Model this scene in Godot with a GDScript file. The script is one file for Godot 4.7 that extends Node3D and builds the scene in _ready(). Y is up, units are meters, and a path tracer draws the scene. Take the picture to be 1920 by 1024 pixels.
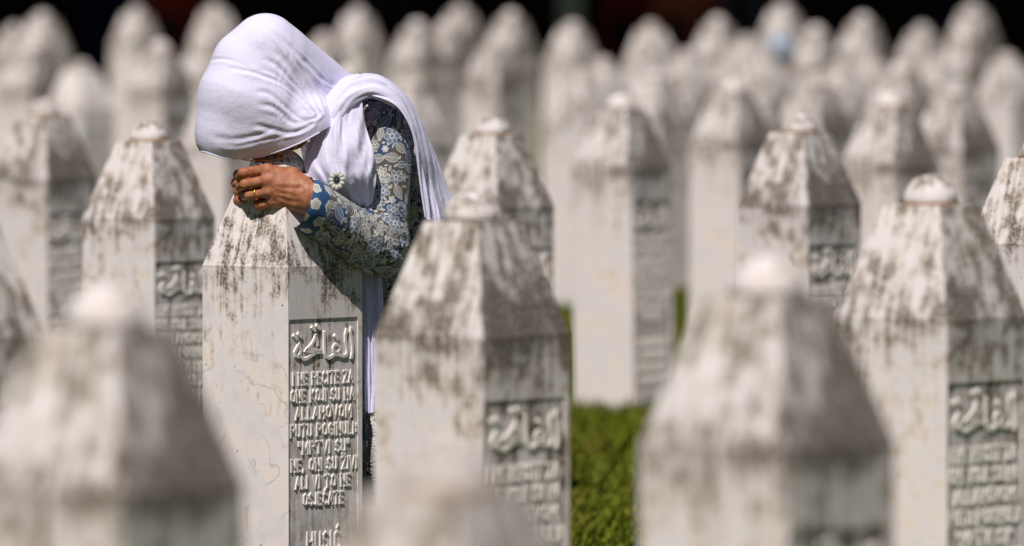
extends Node3D
# A woman in a white headscarf bends over one of many white marble gravestones; long lens, metres, y up.
# The lens sits at (0, EYE, 0) and looks along -z; W() turns a pixel of the 1920 x 1024 photograph and a
# distance in metres (taken from the ground line or from the size of the stones) into a point.

const EYE := 1.234
const F := 15000.0
const SIDE := 0.217      # gravestone: side, height of shoulder, height of flat top, side of flat top
const SHOULDER := 0.733
const TOP := 0.905
const TOPSIDE := 0.108

var rng := RandomNumberGenerator.new()
var M := {}

func W(px: float, py: float, z: float) -> Vector3:
	return Vector3((px - 960.0) * z / F, EYE - (py + 4.0) * z / F, -z)

func ground_y(z: float) -> float:
	return clampf((z - 33.0) * 0.025, 0.0, 0.75)

# ------------------------------------------------------------------ tree helpers
var taken := {}
func numbered(n: String) -> String:
	if not taken.has(n):
		taken[n] = 0
		return n
	taken[n] += 1
	return "%s_%03d" % [n, taken[n]]

func thing(called: String, label: String, category: String, group := "") -> Node3D:
	var o := Node3D.new()
	o.name = numbered(called)
	add_child(o)
	tag(o, label, category, group)
	return o

func tag(o: Node, label: String, category: String, group := "") -> void:
	o.set_meta("label", label)
	o.set_meta("category", category)
	if group != "":
		o.set_meta("group", group)

func part(called: String, mesh: Mesh, mat: Material, parent: Node) -> MeshInstance3D:
	var o := MeshInstance3D.new()
	o.name = called
	o.mesh = mesh
	o.material_override = mat
	parent.add_child(o, true)
	return o

func struct(called: String, mesh: Mesh, mat: Material) -> MeshInstance3D:
	var o := part(numbered(called), mesh, mat, self)
	o.set_meta("kind", "structure")
	return o

# ------------------------------------------------------------------ mesh helpers (clockwise fronts)
func normals_of(v: PackedVector3Array, t: PackedInt32Array) -> PackedVector3Array:
	var n := PackedVector3Array()
	n.resize(v.size())
	for i in range(0, t.size(), 3):
		var a := t[i]
		var b := t[i + 1]
		var c := t[i + 2]
		var k := (v[c] - v[a]).cross(v[b] - v[a])
		n[a] += k
		n[b] += k
		n[c] += k
	for i in n.size():
		n[i] = n[i].normalized()
	return n

func commit(v: PackedVector3Array, t: PackedInt32Array, uv := PackedVector2Array(), col := PackedColorArray(), nrm := PackedVector3Array()) -> ArrayMesh:
	var a := []
	a.resize(Mesh.ARRAY_MAX)
	a[Mesh.ARRAY_VERTEX] = v
	a[Mesh.ARRAY_NORMAL] = nrm if nrm.size() else normals_of(v, t)
	if uv.size():
		a[Mesh.ARRAY_TEX_UV] = uv
	if col.size():
		a[Mesh.ARRAY_COLOR] = col
	a[Mesh.ARRAY_INDEX] = t
	var m := ArrayMesh.new()
	m.add_surface_from_arrays(Mesh.PRIMITIVE_TRIANGLES, a)
	return m

class Soup:               # flat-shaded polygons
	var v := PackedVector3Array()
	var n := PackedVector3Array()
	var uv := PackedVector2Array()
	var t := PackedInt32Array()
	func poly(p: Array, out: Vector3, uvs := []) -> void:
		var k: Vector3 = (p[1] - p[0]).cross(p[2] - p[0])
		if k.length() < 1e-12 and p.size() > 3:
			k = (p[2] - p[0]).cross(p[3] - p[0])
		var flip := k.dot(out) > 0.0
		var nn := k.normalized() * (1.0 if flip else -1.0)
		var at := v.size()
		for i in p.size():
			v.append(p[i])
			n.append(nn)
			uv.append(uvs[i] if uvs.size() else Vector2.ZERO)
		for i in range(1, p.size() - 1):
			if flip:
				t.append_array([at, at + i + 1, at + i])
			else:
				t.append_array([at, at + i, at + i + 1])
	func box(c: Vector3, s: Vector3, b := Basis()) -> void:
		var h := s * 0.5
		for ax in 3:
			for sg in [-1.0, 1.0]:
				var d := Vector3.ZERO
				d[ax] = sg
				var e := Vector3.ZERO
				e[(ax + 1) % 3] = 1.0
				var g := Vector3.ZERO
				g[(ax + 2) % 3] = 1.0
				var q := []
				for w in [[-1, -1], [1, -1], [1, 1], [-1, 1]]:
					q.append(c + b * ((d + e * w[0] + g * w[1]) * h))
				poly(q, b * d)
	func mesh() -> ArrayMesh:
		var a := []
		a.resize(Mesh.ARRAY_MAX)
		a[Mesh.ARRAY_VERTEX] = v
		a[Mesh.ARRAY_NORMAL] = n
		a[Mesh.ARRAY_TEX_UV] = uv
		a[Mesh.ARRAY_INDEX] = t
		var m := ArrayMesh.new()
		m.add_surface_from_arrays(Mesh.PRIMITIVE_TRIANGLES, a)
		return m

# A field of rounded cones and ellipsoids joined by a smooth minimum, meshed as surface nets.
class Field:
	var a := PackedVector3Array()
	var ba := PackedVector3Array()
	var ra := PackedFloat32Array()
	var rb := PackedFloat32Array()
	var kk := PackedFloat32Array()
	var inv := []          # null or [inverse basis, radii]
	var reg := PackedInt32Array()
	var lo := Vector3(1e9, 1e9, 1e9)
	var hi := Vector3(-1e9, -1e9, -1e9)
	func cone(p: Vector3, q: Vector3, r0: float, r1: float, k := 0.02, region := 0) -> void:
		a.append(p)
		ba.append(q - p)
		ra.append(r0)
		rb.append(r1)
		kk.append(k)
		inv.append(null)
		reg.append(region)
		for s in [[p, r0], [q, r1]]:
			lo = lo.min(s[0] - Vector3.ONE * s[1])
			hi = hi.max(s[0] + Vector3.ONE * s[1])
	func ell(c: Vector3, r: Vector3, b := Basis(), k := 0.02, region := 0) -> void:
		a.append(c)
		ba.append(Vector3.ZERO)
		ra.append(minf(r.x, minf(r.y, r.z)))
		rb.append(0.0)
		kk.append(k)
		inv.append([b.inverse(), r])
		reg.append(region)
		var m := maxf(r.x, maxf(r.y, r.z))
		lo = lo.min(c - Vector3.ONE * m)
		hi = hi.max(c + Vector3.ONE * m)
	func one(i: int, p: Vector3) -> float:
		var pa := p - a[i]
		if inv[i] == null:
			var b := ba[i]
			var t := clampf(pa.dot(b) / maxf(b.length_squared(), 1e-9), 0.0, 1.0)
			return (pa - b * t).length() - lerpf(ra[i], rb[i], t)
		var q: Vector3 = inv[i][0] * pa
		var r: Vector3 = inv[i][1]
		var k0 := (q / r).length()
		var k1 := (q / (r * r)).length()
		return k0 * (k0 - 1.0) / maxf(k1, 1e-6) if k0 > 0.3 else (k0 - 1.0) * ra[i]
	func at(p: Vector3) -> float:
		var d := one(0, p)
		for i in range(1, a.size()):
			var e := one(i, p)
			var k := kk[i]
			var h := maxf(k - absf(d - e), 0.0) / k
			d = minf(d, e) - h * h * k * 0.25
		return d
	func region_at(p: Vector3) -> int:
		var best := 1e9
		var r := 0
		for i in a.size():
			var e := one(i, p)
			if e < best:
				best = e
				r = reg[i]
		return r
	func net(h: float) -> Array:
		var o := lo - Vector3.ONE * h * 3.0
		var s := hi - lo + Vector3.ONE * h * 6.0
		var B := 4
		var bx := int(ceil(s.x / (h * B)))
		var by := int(ceil(s.y / (h * B)))
		var bz := int(ceil(s.z / (h * B)))
		var nx := bx * B + 1
		var ny := by * B + 1
		var nz := bz * B + 1
		var val := PackedFloat32Array()
		val.resize(nx * ny * nz)
		val.fill(1.0)
		var done := PackedByteArray()
		done.resize(nx * ny * nz)
		var active := []
		var reach := h * B * 0.8661 * 1.15 + h
		for z in bz:
			for y in by:
				for x in bx:
					var c := o + Vector3(x + 0.5, y + 0.5, z + 0.5) * (h * B)
					if absf(at(c)) > reach:
						continue
					active.append(Vector3i(x, y, z) * B)
					for k in B + 1:
						for j in B + 1:
							var id := ((z * B + k) * ny + y * B + j) * nx + x * B
							for i in B + 1:
								if done[id + i] == 0:
									done[id + i] = 1
									val[id + i] = at(o + Vector3(x * B + i, y * B + j, z * B + k) * h)
		var v := PackedVector3Array()
		var t := PackedInt32Array()
		var cell := {}
		var off := [0, 1, nx, nx + 1, nx * ny, nx * ny + 1, nx * ny + nx, nx * ny + nx + 1]
		var pos := [Vector3(0, 0, 0), Vector3(1, 0, 0), Vector3(0, 1, 0), Vector3(1, 1, 0), Vector3(0, 0, 1), Vector3(1, 0, 1), Vector3(0, 1, 1), Vector3(1, 1, 1)]
		var edges := [[0, 1], [2, 3], [4, 5], [6, 7], [0, 2], [1, 3], [4, 6], [5, 7], [0, 4], [1, 5], [2, 6], [3, 7]]
		for b0: Vector3i in active:
			for k in B:
				for j in B:
					for i in B:
						var id := ((b0.z + k) * ny + b0.y + j) * nx + b0.x + i
						var ins := 0
						for e in 8:
							if val[id + off[e]] < 0.0:
								ins += 1
						if ins == 0 or ins == 8:
							continue
						var acc := Vector3.ZERO
						var cnt := 0
						for e in edges:
							var d0 := val[id + off[e[0]]]
							var d1 := val[id + off[e[1]]]
							if (d0 < 0.0) != (d1 < 0.0):
								acc += pos[e[0]].lerp(pos[e[1]], d0 / (d0 - d1))
								cnt += 1
						cell[id] = v.size()
						v.append(o + (Vector3(b0.x + i, b0.y + j, b0.z + k) + acc / cnt) * h)
		var step := [1, nx, nx * ny]
		for id: int in cell:
			for ax in 3:
				var p := val[id] < 0.0
				var q := val[id + step[ax]] < 0.0
				if p == q:
					continue
				var u: int = step[(ax + 1) % 3]
				var w: int = step[(ax + 2) % 3]
				if not (cell.has(id - u) and cell.has(id - w) and cell.has(id - u - w)):
					continue
				var c0: int = cell[id]
				var c1: int = cell[id - u]
				var c2: int = cell[id - u - w]
				var c3: int = cell[id - w]
				if p:
					t.append_array([c0, c2, c1, c0, c3, c2])
				else:
					t.append_array([c0, c1, c2, c0, c2, c3])
		return [v, t]

func clip(net: Array, g: Callable) -> Array:            # cut a mesh along g = 0 and keep the side where g > 0
	var v: PackedVector3Array = net[0].duplicate()
	var t: PackedInt32Array = net[1]
	var val := PackedFloat32Array()
	for p in v:
		val.append(g.call(p))
	var o := PackedInt32Array()
	var cut := {}
	for i in range(0, t.size(), 3):
		var poly := []
		for k in 3:
			var a := t[i + k]
			var b := t[i + (k + 1) % 3]
			if val[a] > 0.0:
				poly.append(a)
			if (val[a] > 0.0) != (val[b] > 0.0):
				var key := Vector2i(mini(a, b), maxi(a, b))
				if not cut.has(key):
					cut[key] = v.size()
					v.append(v[a].lerp(v[b], val[a] / (val[a] - val[b])))
				poly.append(cut[key])
		for k in range(1, poly.size() - 1):
			o.append_array([poly[0], poly[k], poly[k + 1]])
	return [v, o]

func curve(pts: Array, t: float) -> Vector3:            # Catmull-Rom, t from 0 to 1
	var n := pts.size() - 1
	var s := clampf(t, 0.0, 1.0) * n
	var i := mini(int(s), n - 1)
	var f := s - i
	var p0: Vector3 = pts[maxi(i - 1, 0)]
	var p1: Vector3 = pts[i]
	var p2: Vector3 = pts[i + 1]
	var p3: Vector3 = pts[mini(i + 2, n)]
	return p1.cubic_interpolate(p2, p0, p3, f)

func tube(pts: Array, rad: Callable, steps: int, segs: int, squash := 1.0, side := Vector3(0, 0, 1)) -> Array:
	var v := PackedVector3Array()
	var t := PackedInt32Array()
	for i in steps + 1:
		var s := float(i) / steps
		var p := curve(pts, s)
		var d := (curve(pts, minf(s + 0.01, 1.0)) - curve(pts, maxf(s - 0.01, 0.0))).normalized()
		var e := d.cross(side).normalized()
		var g := e.cross(d).normalized()
		for j in segs:
			var a := TAU * j / segs
			var r: float = rad.call(s, a)
			v.append(p + (e * cos(a) + g * sin(a) * squash) * r)
	for i in steps:
		for j in segs:
			var a := i * segs + j
			var b := i * segs + (j + 1) % segs
			t.append_array([a, b, a + segs, b, b + segs, a + segs])
	for e in [0, steps]:
		var c := v.size()
		v.append(curve(pts, float(e) / steps))
		for j in segs:
			var a: int = e * segs + j
			var b: int = e * segs + (j + 1) % segs
			t.append_array([c, b, a] if e == 0 else [c, a, b])
	return [v, t]

func sheet(left: Array, right: Array, nu: int, nv: int, shape: Callable) -> Array:   # shape(u, v) moves a point of the cloth
	var v := PackedVector3Array()
	var t := PackedInt32Array()
	for j in nv + 1:
		var s := float(j) / nv
		var l := curve(left, s)
		var r := curve(right, s)
		for i in nu + 1:
			var u := float(i) / nu
			v.append(l.lerp(r, u) + shape.call(u, s))
	for j in nv:
		for i in nu:
			var a := j * (nu + 1) + i
			t.append_array([a, a + 1, a + nu + 1, a + 1, a + nu + 2, a + nu + 1])
	return [v, t]

func add_net(into: Array, net: Array) -> void:
	var at: int = into[0].size()
	var v: PackedVector3Array = into[0]
	var t: PackedInt32Array = into[1]
	v.append_array(net[0])
	for i in net[1]:
		t.append(i + at)
	into[0] = v
	into[1] = t

# ------------------------------------------------------------------ materials
func mat(c: Color, rough := 0.8) -> StandardMaterial3D:
	var m := StandardMaterial3D.new()
	m.albedo_color = c
	m.roughness = rough
	m.metallic_specular = 0.4
	return m

func noise_bytes(w: int, h: int, freq: float, seed_: int, oct := 4, sx := 1, sy := 1, kind := FastNoiseLite.FRACTAL_FBM) -> PackedByteArray:
	var n := FastNoiseLite.new()
	n.seed = seed_
	n.noise_type = FastNoiseLite.TYPE_SIMPLEX_SMOOTH
	n.frequency = freq
	n.fractal_type = kind
	n.fractal_octaves = oct
	var im := n.get_image(w / sx, h / sy, false, false, true)
	if sx > 1 or sy > 1:
		im.resize(w, h, Image.INTERPOLATE_CUBIC)
	im.convert(Image.FORMAT_L8)
	return im.get_data()

# Marble with lichen: the left half of the picture is the wide lit side of the stone, the right half the lettered side;
# rows run from the flat top (0) down one metre of surface. Stains sit where the photograph shows them: on the cap and in
# runs below the shoulder, with black pits, grey veins and a few ochre spots.
func stone_texture(w: int, h: int, sd: int, dirt_l: float, dirt_r: float, warm: float, vein: float, speck := 1.0) -> ImageTexture:
	var px := float(h) / 1024.0
	var fine := noise_bytes(w, h, 0.11 / px, sd, 3)
	var grain := noise_bytes(w, h, 0.35, sd + 9, 2)
	var blot := noise_bytes(w, h, 0.022 / px, sd + 1, 4)
	var big := noise_bytes(w, h, 0.007 / px, sd + 2, 2)
	var run := noise_bytes(w, h, 0.060 / px, sd + 3, 3, 1, 14)
	var vn := noise_bytes(w, h, 0.007 / px, sd + 4, 4)
	var data := PackedByteArray()
	data.resize(w * h * 3)
	var half := w / 2
	var slope := 0.181
	for y in h:
		var s := float(y) / h             # metres down the surface
		var cap := 1.0 if s < slope else 0.0
		var below := s - slope
		var near := exp(-pow((s - slope + 0.012) / 0.06, 2.0))
		for x in w:
			var id := y * w + x
			var right := x >= half
			var f := fine[id] / 255.0 - 0.5
			var b := blot[id] / 255.0 - 0.5
			var g := big[id] / 255.0 - 0.5
			var r := run[id] / 255.0 - 0.5
			var gr := grain[id] / 255.0 - 0.5
			var base := 1.0 + g * 0.10 + b * 0.09 + gr * 0.05
			var tan_ := clampf(warm * (0.22 + b * 1.6 + g * 1.2), 0.0, 1.0)
			var cr := lerpf(0.915, 0.86, tan_) * base
			var cg := lerpf(0.888, 0.79, tan_) * base
			var cb := lerpf(0.888, 0.72, tan_) * base
			# veins
			var q := absf(vn[id] / 255.0 - 0.5 + f * 0.03)
			if q < 0.05 and vein > 0.0:
				var k := 0.6 * (1.0 - q / 0.05) * vein * clampf((g + 0.15) * 3.0, 0.0, 1.0)
				cr *= 1.0 - 0.24 * k
				cg *= 1.0 - 0.22 * k
				cb *= 1.0 - 0.20 * k
			# lichen and soot: soft patches round the shoulder and up the cap, tan at the rim and dark inside, broken by grain
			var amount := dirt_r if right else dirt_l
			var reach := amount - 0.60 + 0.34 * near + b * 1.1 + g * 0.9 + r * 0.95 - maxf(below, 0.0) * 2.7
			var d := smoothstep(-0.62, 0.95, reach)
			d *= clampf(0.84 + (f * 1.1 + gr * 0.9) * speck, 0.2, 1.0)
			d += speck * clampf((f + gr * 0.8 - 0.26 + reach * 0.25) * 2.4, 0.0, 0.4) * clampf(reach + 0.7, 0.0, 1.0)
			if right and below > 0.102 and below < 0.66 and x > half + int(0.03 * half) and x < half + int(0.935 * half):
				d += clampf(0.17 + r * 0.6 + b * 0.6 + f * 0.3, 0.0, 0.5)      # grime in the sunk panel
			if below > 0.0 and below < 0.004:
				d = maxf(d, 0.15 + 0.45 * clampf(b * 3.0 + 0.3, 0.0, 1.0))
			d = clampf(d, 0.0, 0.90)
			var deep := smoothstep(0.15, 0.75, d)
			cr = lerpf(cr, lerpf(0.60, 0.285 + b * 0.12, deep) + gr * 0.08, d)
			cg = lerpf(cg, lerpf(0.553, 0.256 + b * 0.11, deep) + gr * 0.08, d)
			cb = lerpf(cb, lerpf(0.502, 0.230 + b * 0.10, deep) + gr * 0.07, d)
			data[id * 3] = int(clampf(cr, 0.0, 1.0) * 255.0)
			data[id * 3 + 1] = int(clampf(cg, 0.0, 1.0) * 255.0)
			data[id * 3 + 2] = int(clampf(cb, 0.0, 1.0) * 255.0)
	var im := Image.create_from_data(w, h, false, Image.FORMAT_RGB8, data)
	# pits and ochre spots
	var lr := RandomNumberGenerator.new()
	lr.seed = sd * 7 + 3
	for i in 230:
		var cx := lr.randf() * w
		var cy := pow(lr.randf(), 1.6) * h
		var rad := (0.6 + 2.0 * pow(lr.randf(), 5.0)) * px
		var c := Color(0.12, 0.10, 0.09) if lr.randf() < 0.93 else Color(0.55, 0.36, 0.16)
		for yy in range(int(cy - rad * 1.3), int(cy + rad * 1.3) + 1):
			for xx in range(int(cx - rad), int(cx + rad) + 1):
				if xx >= 0 and yy >= 0 and xx < w and yy < h:
					var q := Vector2((xx - cx) / rad, (yy - cy) / (rad * 1.25)).length()
					if q < 1.0:
						im.set_pixel(xx, yy, im.get_pixel(xx, yy).lerp(c, minf(0.9, (1.0 - q) * 2.0)))
	return ImageTexture.create_from_image(im)

var relief: ImageTexture
func stone_material(tex: Texture2D, tint := Color.WHITE) -> StandardMaterial3D:
	var m := mat(tint, 0.72)
	m.metallic_specular = 0.35
	m.albedo_texture = tex
	m.heightmap_enabled = true
	m.heightmap_texture = relief
	m.heightmap_scale = 0.018
	return m

# Brocade: outlined flowers, leaves and curls in silver thread on taupe and blue. One tile is 0.30 m.
func brocade() -> Array:
	var n := 640
	var lr := RandomNumberGenerator.new()
	lr.seed = 41
	var patch := noise_bytes(n, n, 0.006, 77, 2)
	var thread := noise_bytes(n, n, 0.30, 78, 2)
	var col := PackedColorArray()
	col.resize(n * n)
	var used := PackedByteArray()
	used.resize(n * n)
	var hgt := PackedFloat32Array()
	hgt.resize(n * n)
	for i in n * n:
		# blend at the tile border so that the ground closes
		var p := patch[i] / 255.0
		var blue := clampf((p - 0.47) * 14.0, 0.0, 1.0)
		var c := Color(0.37, 0.345, 0.335).lerp(Color(0.22, 0.30, 0.44), blue)
		var th := (thread[i] / 255.0 - 0.5) * 0.10
		col[i] = Color(c.r + th, c.g + th, c.b + th)
	var spots := []
	var tries := 0
	while spots.size() < 330 and tries < 16000:
		tries += 1
		var size := lerpf(27.0, 42.0, lr.randf()) if tries < 1500 else (lerpf(15.0, 24.0, lr.randf()) if tries < 5000 else lerpf(7.0, 13.0, lr.randf()))
		var c := Vector2(lr.randf() * n, lr.randf() * n)
		var ok := true
		for s in spots:
			var d: Vector2 = (c - s[0]).abs()
			d = Vector2(minf(d.x, n - d.x), minf(d.y, n - d.y))
			if d.length() < (s[1] + size) * 0.76:
				ok = false
				break
		if ok:
			spots.append([c, size])
	for s in spots:
		var c: Vector2 = s[0]
		var R: float = s[1]
		var kind: int = [0, 0, 0, 0, 1, 1, 1, 3, 4, 4, 4, 2][lr.randi() % 12]
		if R < 14.0 or (kind == 2 and R > 32.0):
			kind = 3 if R < 14.0 else 4
		var rot := lr.randf() * TAU
		var pet := 5 + lr.randi() % 2
		var fillc := Color(0.58, 0.58, 0.58) if lr.randf() < 0.6 else Color(0.42, 0.48, 0.58)
		var line := Color(0.91, 0.90, 0.865)
		for yy in range(-int(R) - 2, int(R) + 3):
			for xx in range(-int(R) - 2, int(R) + 3):
				var q := Vector2(xx, yy).rotated(rot) / R
				var rad := q.length()
				if rad > 1.08:
					continue
				var ang := q.angle()
				var d := 1.0          # signed, in units of R, below 0 inside
				var inner := 1.0      # extra lines
				if kind == 0 or kind == 4:   # flower
					d = rad - 0.26
					inner = absf(rad - 0.24)
					for k in pet:
						var pc := Vector2.from_angle(TAU * k / pet) * 0.60
						var w := (q - pc).rotated(-TAU * k / pet)
						var dk := Vector2(w.x, w.y * 1.12).length() - 0.37
						if dk < 0.0 and rad > 0.24:
							inner = minf(inner, maxf(-dk - 0.012, 0.0))
							if kind == 0:
								inner = minf(inner, absf(w.y) + maxf(w.x - 0.12, 0.0) + 0.02)
							else:
								inner = minf(inner, absf(dk + 0.17) + 0.015)
						d = minf(d, dk)
				elif kind == 1 or kind == 3:  # leaf
					var wd := 0.52 * (1.0 - q.x * q.x) * (1.0 - 0.25 * q.x)
					d = absf(q.y) - wd
					inner = absf(q.y)
					if kind == 1:
						inner = minf(inner, absf(fposmod(q.x * 3.4 - absf(q.y) * 2.0, 1.0) - 0.5) * 0.55 + 0.02)
				else:                          # curl
					var turn := fposmod(ang, TAU) / TAU
					var arm := fposmod(rad / 0.36 - turn, 1.0)
					d = rad - 0.98
					inner = absf(arm - 0.5) * 0.36
				var id := posmod(int(c.y) + yy, n) * n + posmod(int(c.x) + xx, n)
				if d > 0.0 or used[id] > 0:
					continue
				used[id] = 1
				var lw := 2.3 / R
				var th := (thread[id] / 255.0 - 0.5) * 0.22
				var k := maxf(clampf((lw * 1.25 + d) / lw * 1.6, 0.0, 1.0), clampf((lw * 0.62 - inner) / lw * 2.4, 0.0, 1.0))
				var ground := fillc if kind != 2 else col[id]
				var cc := ground.lerp(line, k)
				col[id] = Color(cc.r + th, cc.g + th, cc.b + th)
				hgt[id] = 0.35 + 0.65 * k
	return [image_of(col, n, n), height_of(hgt, n, n)]

func image_of(col: PackedColorArray, w: int, h: int) -> ImageTexture:
	var d := PackedByteArray()
	d.resize(w * h * 3)
	for i in col.size():
		var c := col[i]
		d[i * 3] = int(clampf(c.r, 0.0, 1.0) * 255.0)
		d[i * 3 + 1] = int(clampf(c.g, 0.0, 1.0) * 255.0)
		d[i * 3 + 2] = int(clampf(c.b, 0.0, 1.0) * 255.0)
	return ImageTexture.create_from_image(Image.create_from_data(w, h, false, Image.FORMAT_RGB8, d))

func height_of(v: PackedFloat32Array, w: int, h: int) -> ImageTexture:
	var d := PackedByteArray()
	d.resize(w * h)
	for i in v.size():
		d[i] = int(clampf(v[i], 0.0, 1.0) * 255.0)
	return ImageTexture.create_from_image(Image.create_from_data(w, h, false, Image.FORMAT_L8, d))

# Blue cuff cloth with round white blossoms. One tile is 0.075 m and holds four blossoms.
func cuff_cloth() -> ImageTexture:
	var n := 192
	var thread := noise_bytes(n, n, 0.3, 5, 2)
	var col := PackedColorArray()
	col.resize(n * n)
	for i in n * n:
		var th := (thread[i] / 255.0 - 0.5) * 0.09
		col[i] = Color(0.22 + th, 0.35 + th, 0.53 + th)
	var k := 0
	for c in [Vector2(40, 40), Vector2(136, 66), Vector2(52, 138), Vector2(150, 160)]:
		k += 1
		for yy in range(-36, 37):
			for xx in range(-36, 37):
				var q := Vector2(xx, yy).rotated(k * 1.1) / 34.0
				var lobe := 0.78 + 0.2 * absf(cos(q.angle() * 2.5))
				var d := q.length() - lobe
				if d < 0.0:
					var id := posmod(int(c.y) + yy, n) * n + posmod(int(c.x) + xx, n)
					var li := minf(absf(sin(q.angle() * 2.5 + PI * 0.5)) * q.length() * 1.4, absf(q.length() - 0.3))
					var cc := Color(0.86, 0.85, 0.81)
					if d < -0.14:
						cc = Color(0.86, 0.85, 0.80).lerp(Color(0.55, 0.56, 0.57), clampf(1.0 - li * 12.0, 0.0, 1.0))
						cc = cc.lerp(Color(0.62, 0.62, 0.60), clampf(thread[id] / 255.0 * 1.3 - 0.35, 0.0, 0.7))
					col[id] = cc
	return image_of(col, n, n)

# ------------------------------------------------------------------ gravestone
# local axes: +z is the wide lit side, +x the lettered side; the corner towards the lens is (+, +).
func stone_shape() -> ArrayMesh:
	var s := Soup.new()
	var c := 0.0028
	var h := SIDE * 0.5
	var g := TOPSIDE * 0.5
	var bottom := -0.30
	var out := [Vector3(0, 0, 1), Vector3(1, 0, 0), Vector3(0, 0, -1), Vector3(-1, 0, 0)]
	var slope := 0.181
	for f in 4:
		var o: Vector3 = out[f]
		var e := Vector3(o.z, 0, -o.x)        # runs to the viewer's right when one looks at the face
		var u0 := 0.0 if f % 2 == 0 else 0.5
		var P := func(x: float, y: float, inset: float) -> Vector3: return e * x + Vector3(0, y, 0) + o * (h - inset)
		var T := func(x: float, d: float) -> Vector2: return Vector2(u0 + (x / SIDE + 0.5) * 0.5 * 0.98 + 0.005, d)
		var hh := h - c
		var cs := 0.0016
		if f != 1:
			s.poly([P.call(-hh, bottom, 0.0), P.call(hh, bottom, 0.0), P.call(hh, SHOULDER - cs, 0.0), P.call(-hh, SHOULDER - cs, 0.0)], o,
				[T.call(-hh, slope + SHOULDER - bottom), T.call(hh, slope + SHOULDER - bottom), T.call(hh, slope), T.call(-hh, slope)])
		else:                                   # lettered side with its sunk panel
			var xl := -h + 0.0055
			var xr := h - 0.0145
			var yt := 0.633
			var yb := 0.07
			var dp := 0.0024
			var rects := [[-hh, bottom, hh, yb], [-hh, yt, hh, SHOULDER - cs], [-hh, yb, xl, yt], [xr, yb, hh, yt]]
			for r in rects:
				s.poly([P.call(r[0], r[1], 0.0), P.call(r[2], r[1], 0.0), P.call(r[2], r[3], 0.0), P.call(r[0], r[3], 0.0)], o,
					[T.call(r[0], slope + SHOULDER - r[1]), T.call(r[2], slope + SHOULDER - r[1]), T.call(r[2], slope + SHOULDER - r[3]), T.call(r[0], slope + SHOULDER - r[3])])
			s.poly([P.call(xl, yb, dp), P.call(xr, yb, dp), P.call(xr, yt, dp), P.call(xl, yt, dp)], o,
				[T.call(xl, slope + SHOULDER - yb), T.call(xr, slope + SHOULDER - yb), T.call(xr, slope + SHOULDER - yt), T.call(xl, slope + SHOULDER - yt)])
			var ring := [Vector2(xl, yb), Vector2(xr, yb), Vector2(xr, yt), Vector2(xl, yt)]
			var inw := [Vector3.UP, -e, Vector3.DOWN, e]
			for k in 4:
				var a: Vector2 = ring[k]
				var b: Vector2 = ring[(k + 1) % 4]
				s.poly([P.call(a.x, a.y, 0.0), P.call(b.x, b.y, 0.0), P.call(b.x, b.y, dp), P.call(a.x, a.y, dp)], inw[k],
					[T.call(a.x, slope + SHOULDER - a.y), T.call(b.x, slope + SHOULDER - b.y), T.call(b.x, slope + SHOULDER - b.y), T.call(a.x, slope + SHOULDER - a.y)])
		# shoulder bevel, then the sloping side of the cap
		var ins := 0.0016
		var gg := g - c * 0.7
		s.poly([P.call(-hh, SHOULDER - cs, 0.0), P.call(hh, SHOULDER - cs, 0.0), P.call(hh - ins * 0.5, SHOULDER + cs, ins), P.call(-hh + ins * 0.5, SHOULDER + cs, ins)], o + Vector3.UP * 0.3,
			[T.call(-hh, slope + 0.002), T.call(hh, slope + 0.002), T.call(hh, slope - 0.002), T.call(-hh, slope - 0.002)])
		s.poly([P.call(-hh + ins * 0.5, SHOULDER + cs, ins), P.call(hh - ins * 0.5, SHOULDER + cs, ins), P.call(gg, TOP, h - g), P.call(-gg, TOP, h - g)], o + Vector3.UP * 0.3,
			[T.call(-hh, slope - 0.002), T.call(hh, slope - 0.002), T.call(gg, 0.0), T.call(-gg, 0.0)])
		# chamfer of the corner to the right of this face
		var o2: Vector3 = out[(f + 1) % 4]
		var dd := (o + o2).normalized()
		var A := func(y: float, half: float, ch: float) -> Vector3: return e * (half - ch) + o * half + Vector3(0, y, 0)
		var Bb := func(y: float, half: float, ch: float) -> Vector3: return e * half + o * (half - ch) + Vector3(0, y, 0)
		var ue := u0 + 0.485
		var rows := [[bottom, h, c, slope + SHOULDER - bottom], [SHOULDER - cs, h, c, slope], [SHOULDER + cs, h - ins, c - ins * 0.5, slope - 0.002], [TOP, g, c * 0.7, 0.0]]
		for k in 3:
			var p: Array = rows[k]
			var q: Array = rows[k + 1]
			s.poly([A.call(p[0], p[1], p[2]), Bb.call(p[0], p[1], p[2]), Bb.call(q[0], q[1], q[2]), A.call(q[0], q[1], q[2])], dd,
				[Vector2(ue, p[3]), Vector2(ue + 0.01, p[3]), Vector2(ue + 0.01, q[3]), Vector2(ue, q[3])])
	var g2 := g - c * 0.7
	s.poly([Vector3(-g2, TOP, g), Vector3(g2, TOP, g), Vector3(g, TOP, g2), Vector3(g, TOP, -g2), Vector3(g2, TOP, -g), Vector3(-g2, TOP, -g), Vector3(-g, TOP, -g2), Vector3(-g, TOP, g2)], Vector3.UP,
		[Vector2(.1, .02), Vector2(.4, .02), Vector2(.4, .04), Vector2(.4, .08), Vector2(.4, .1), Vector2(.1, .1), Vector2(.1, .08), Vector2(.1, .04)])
	return s.mesh()

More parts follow.
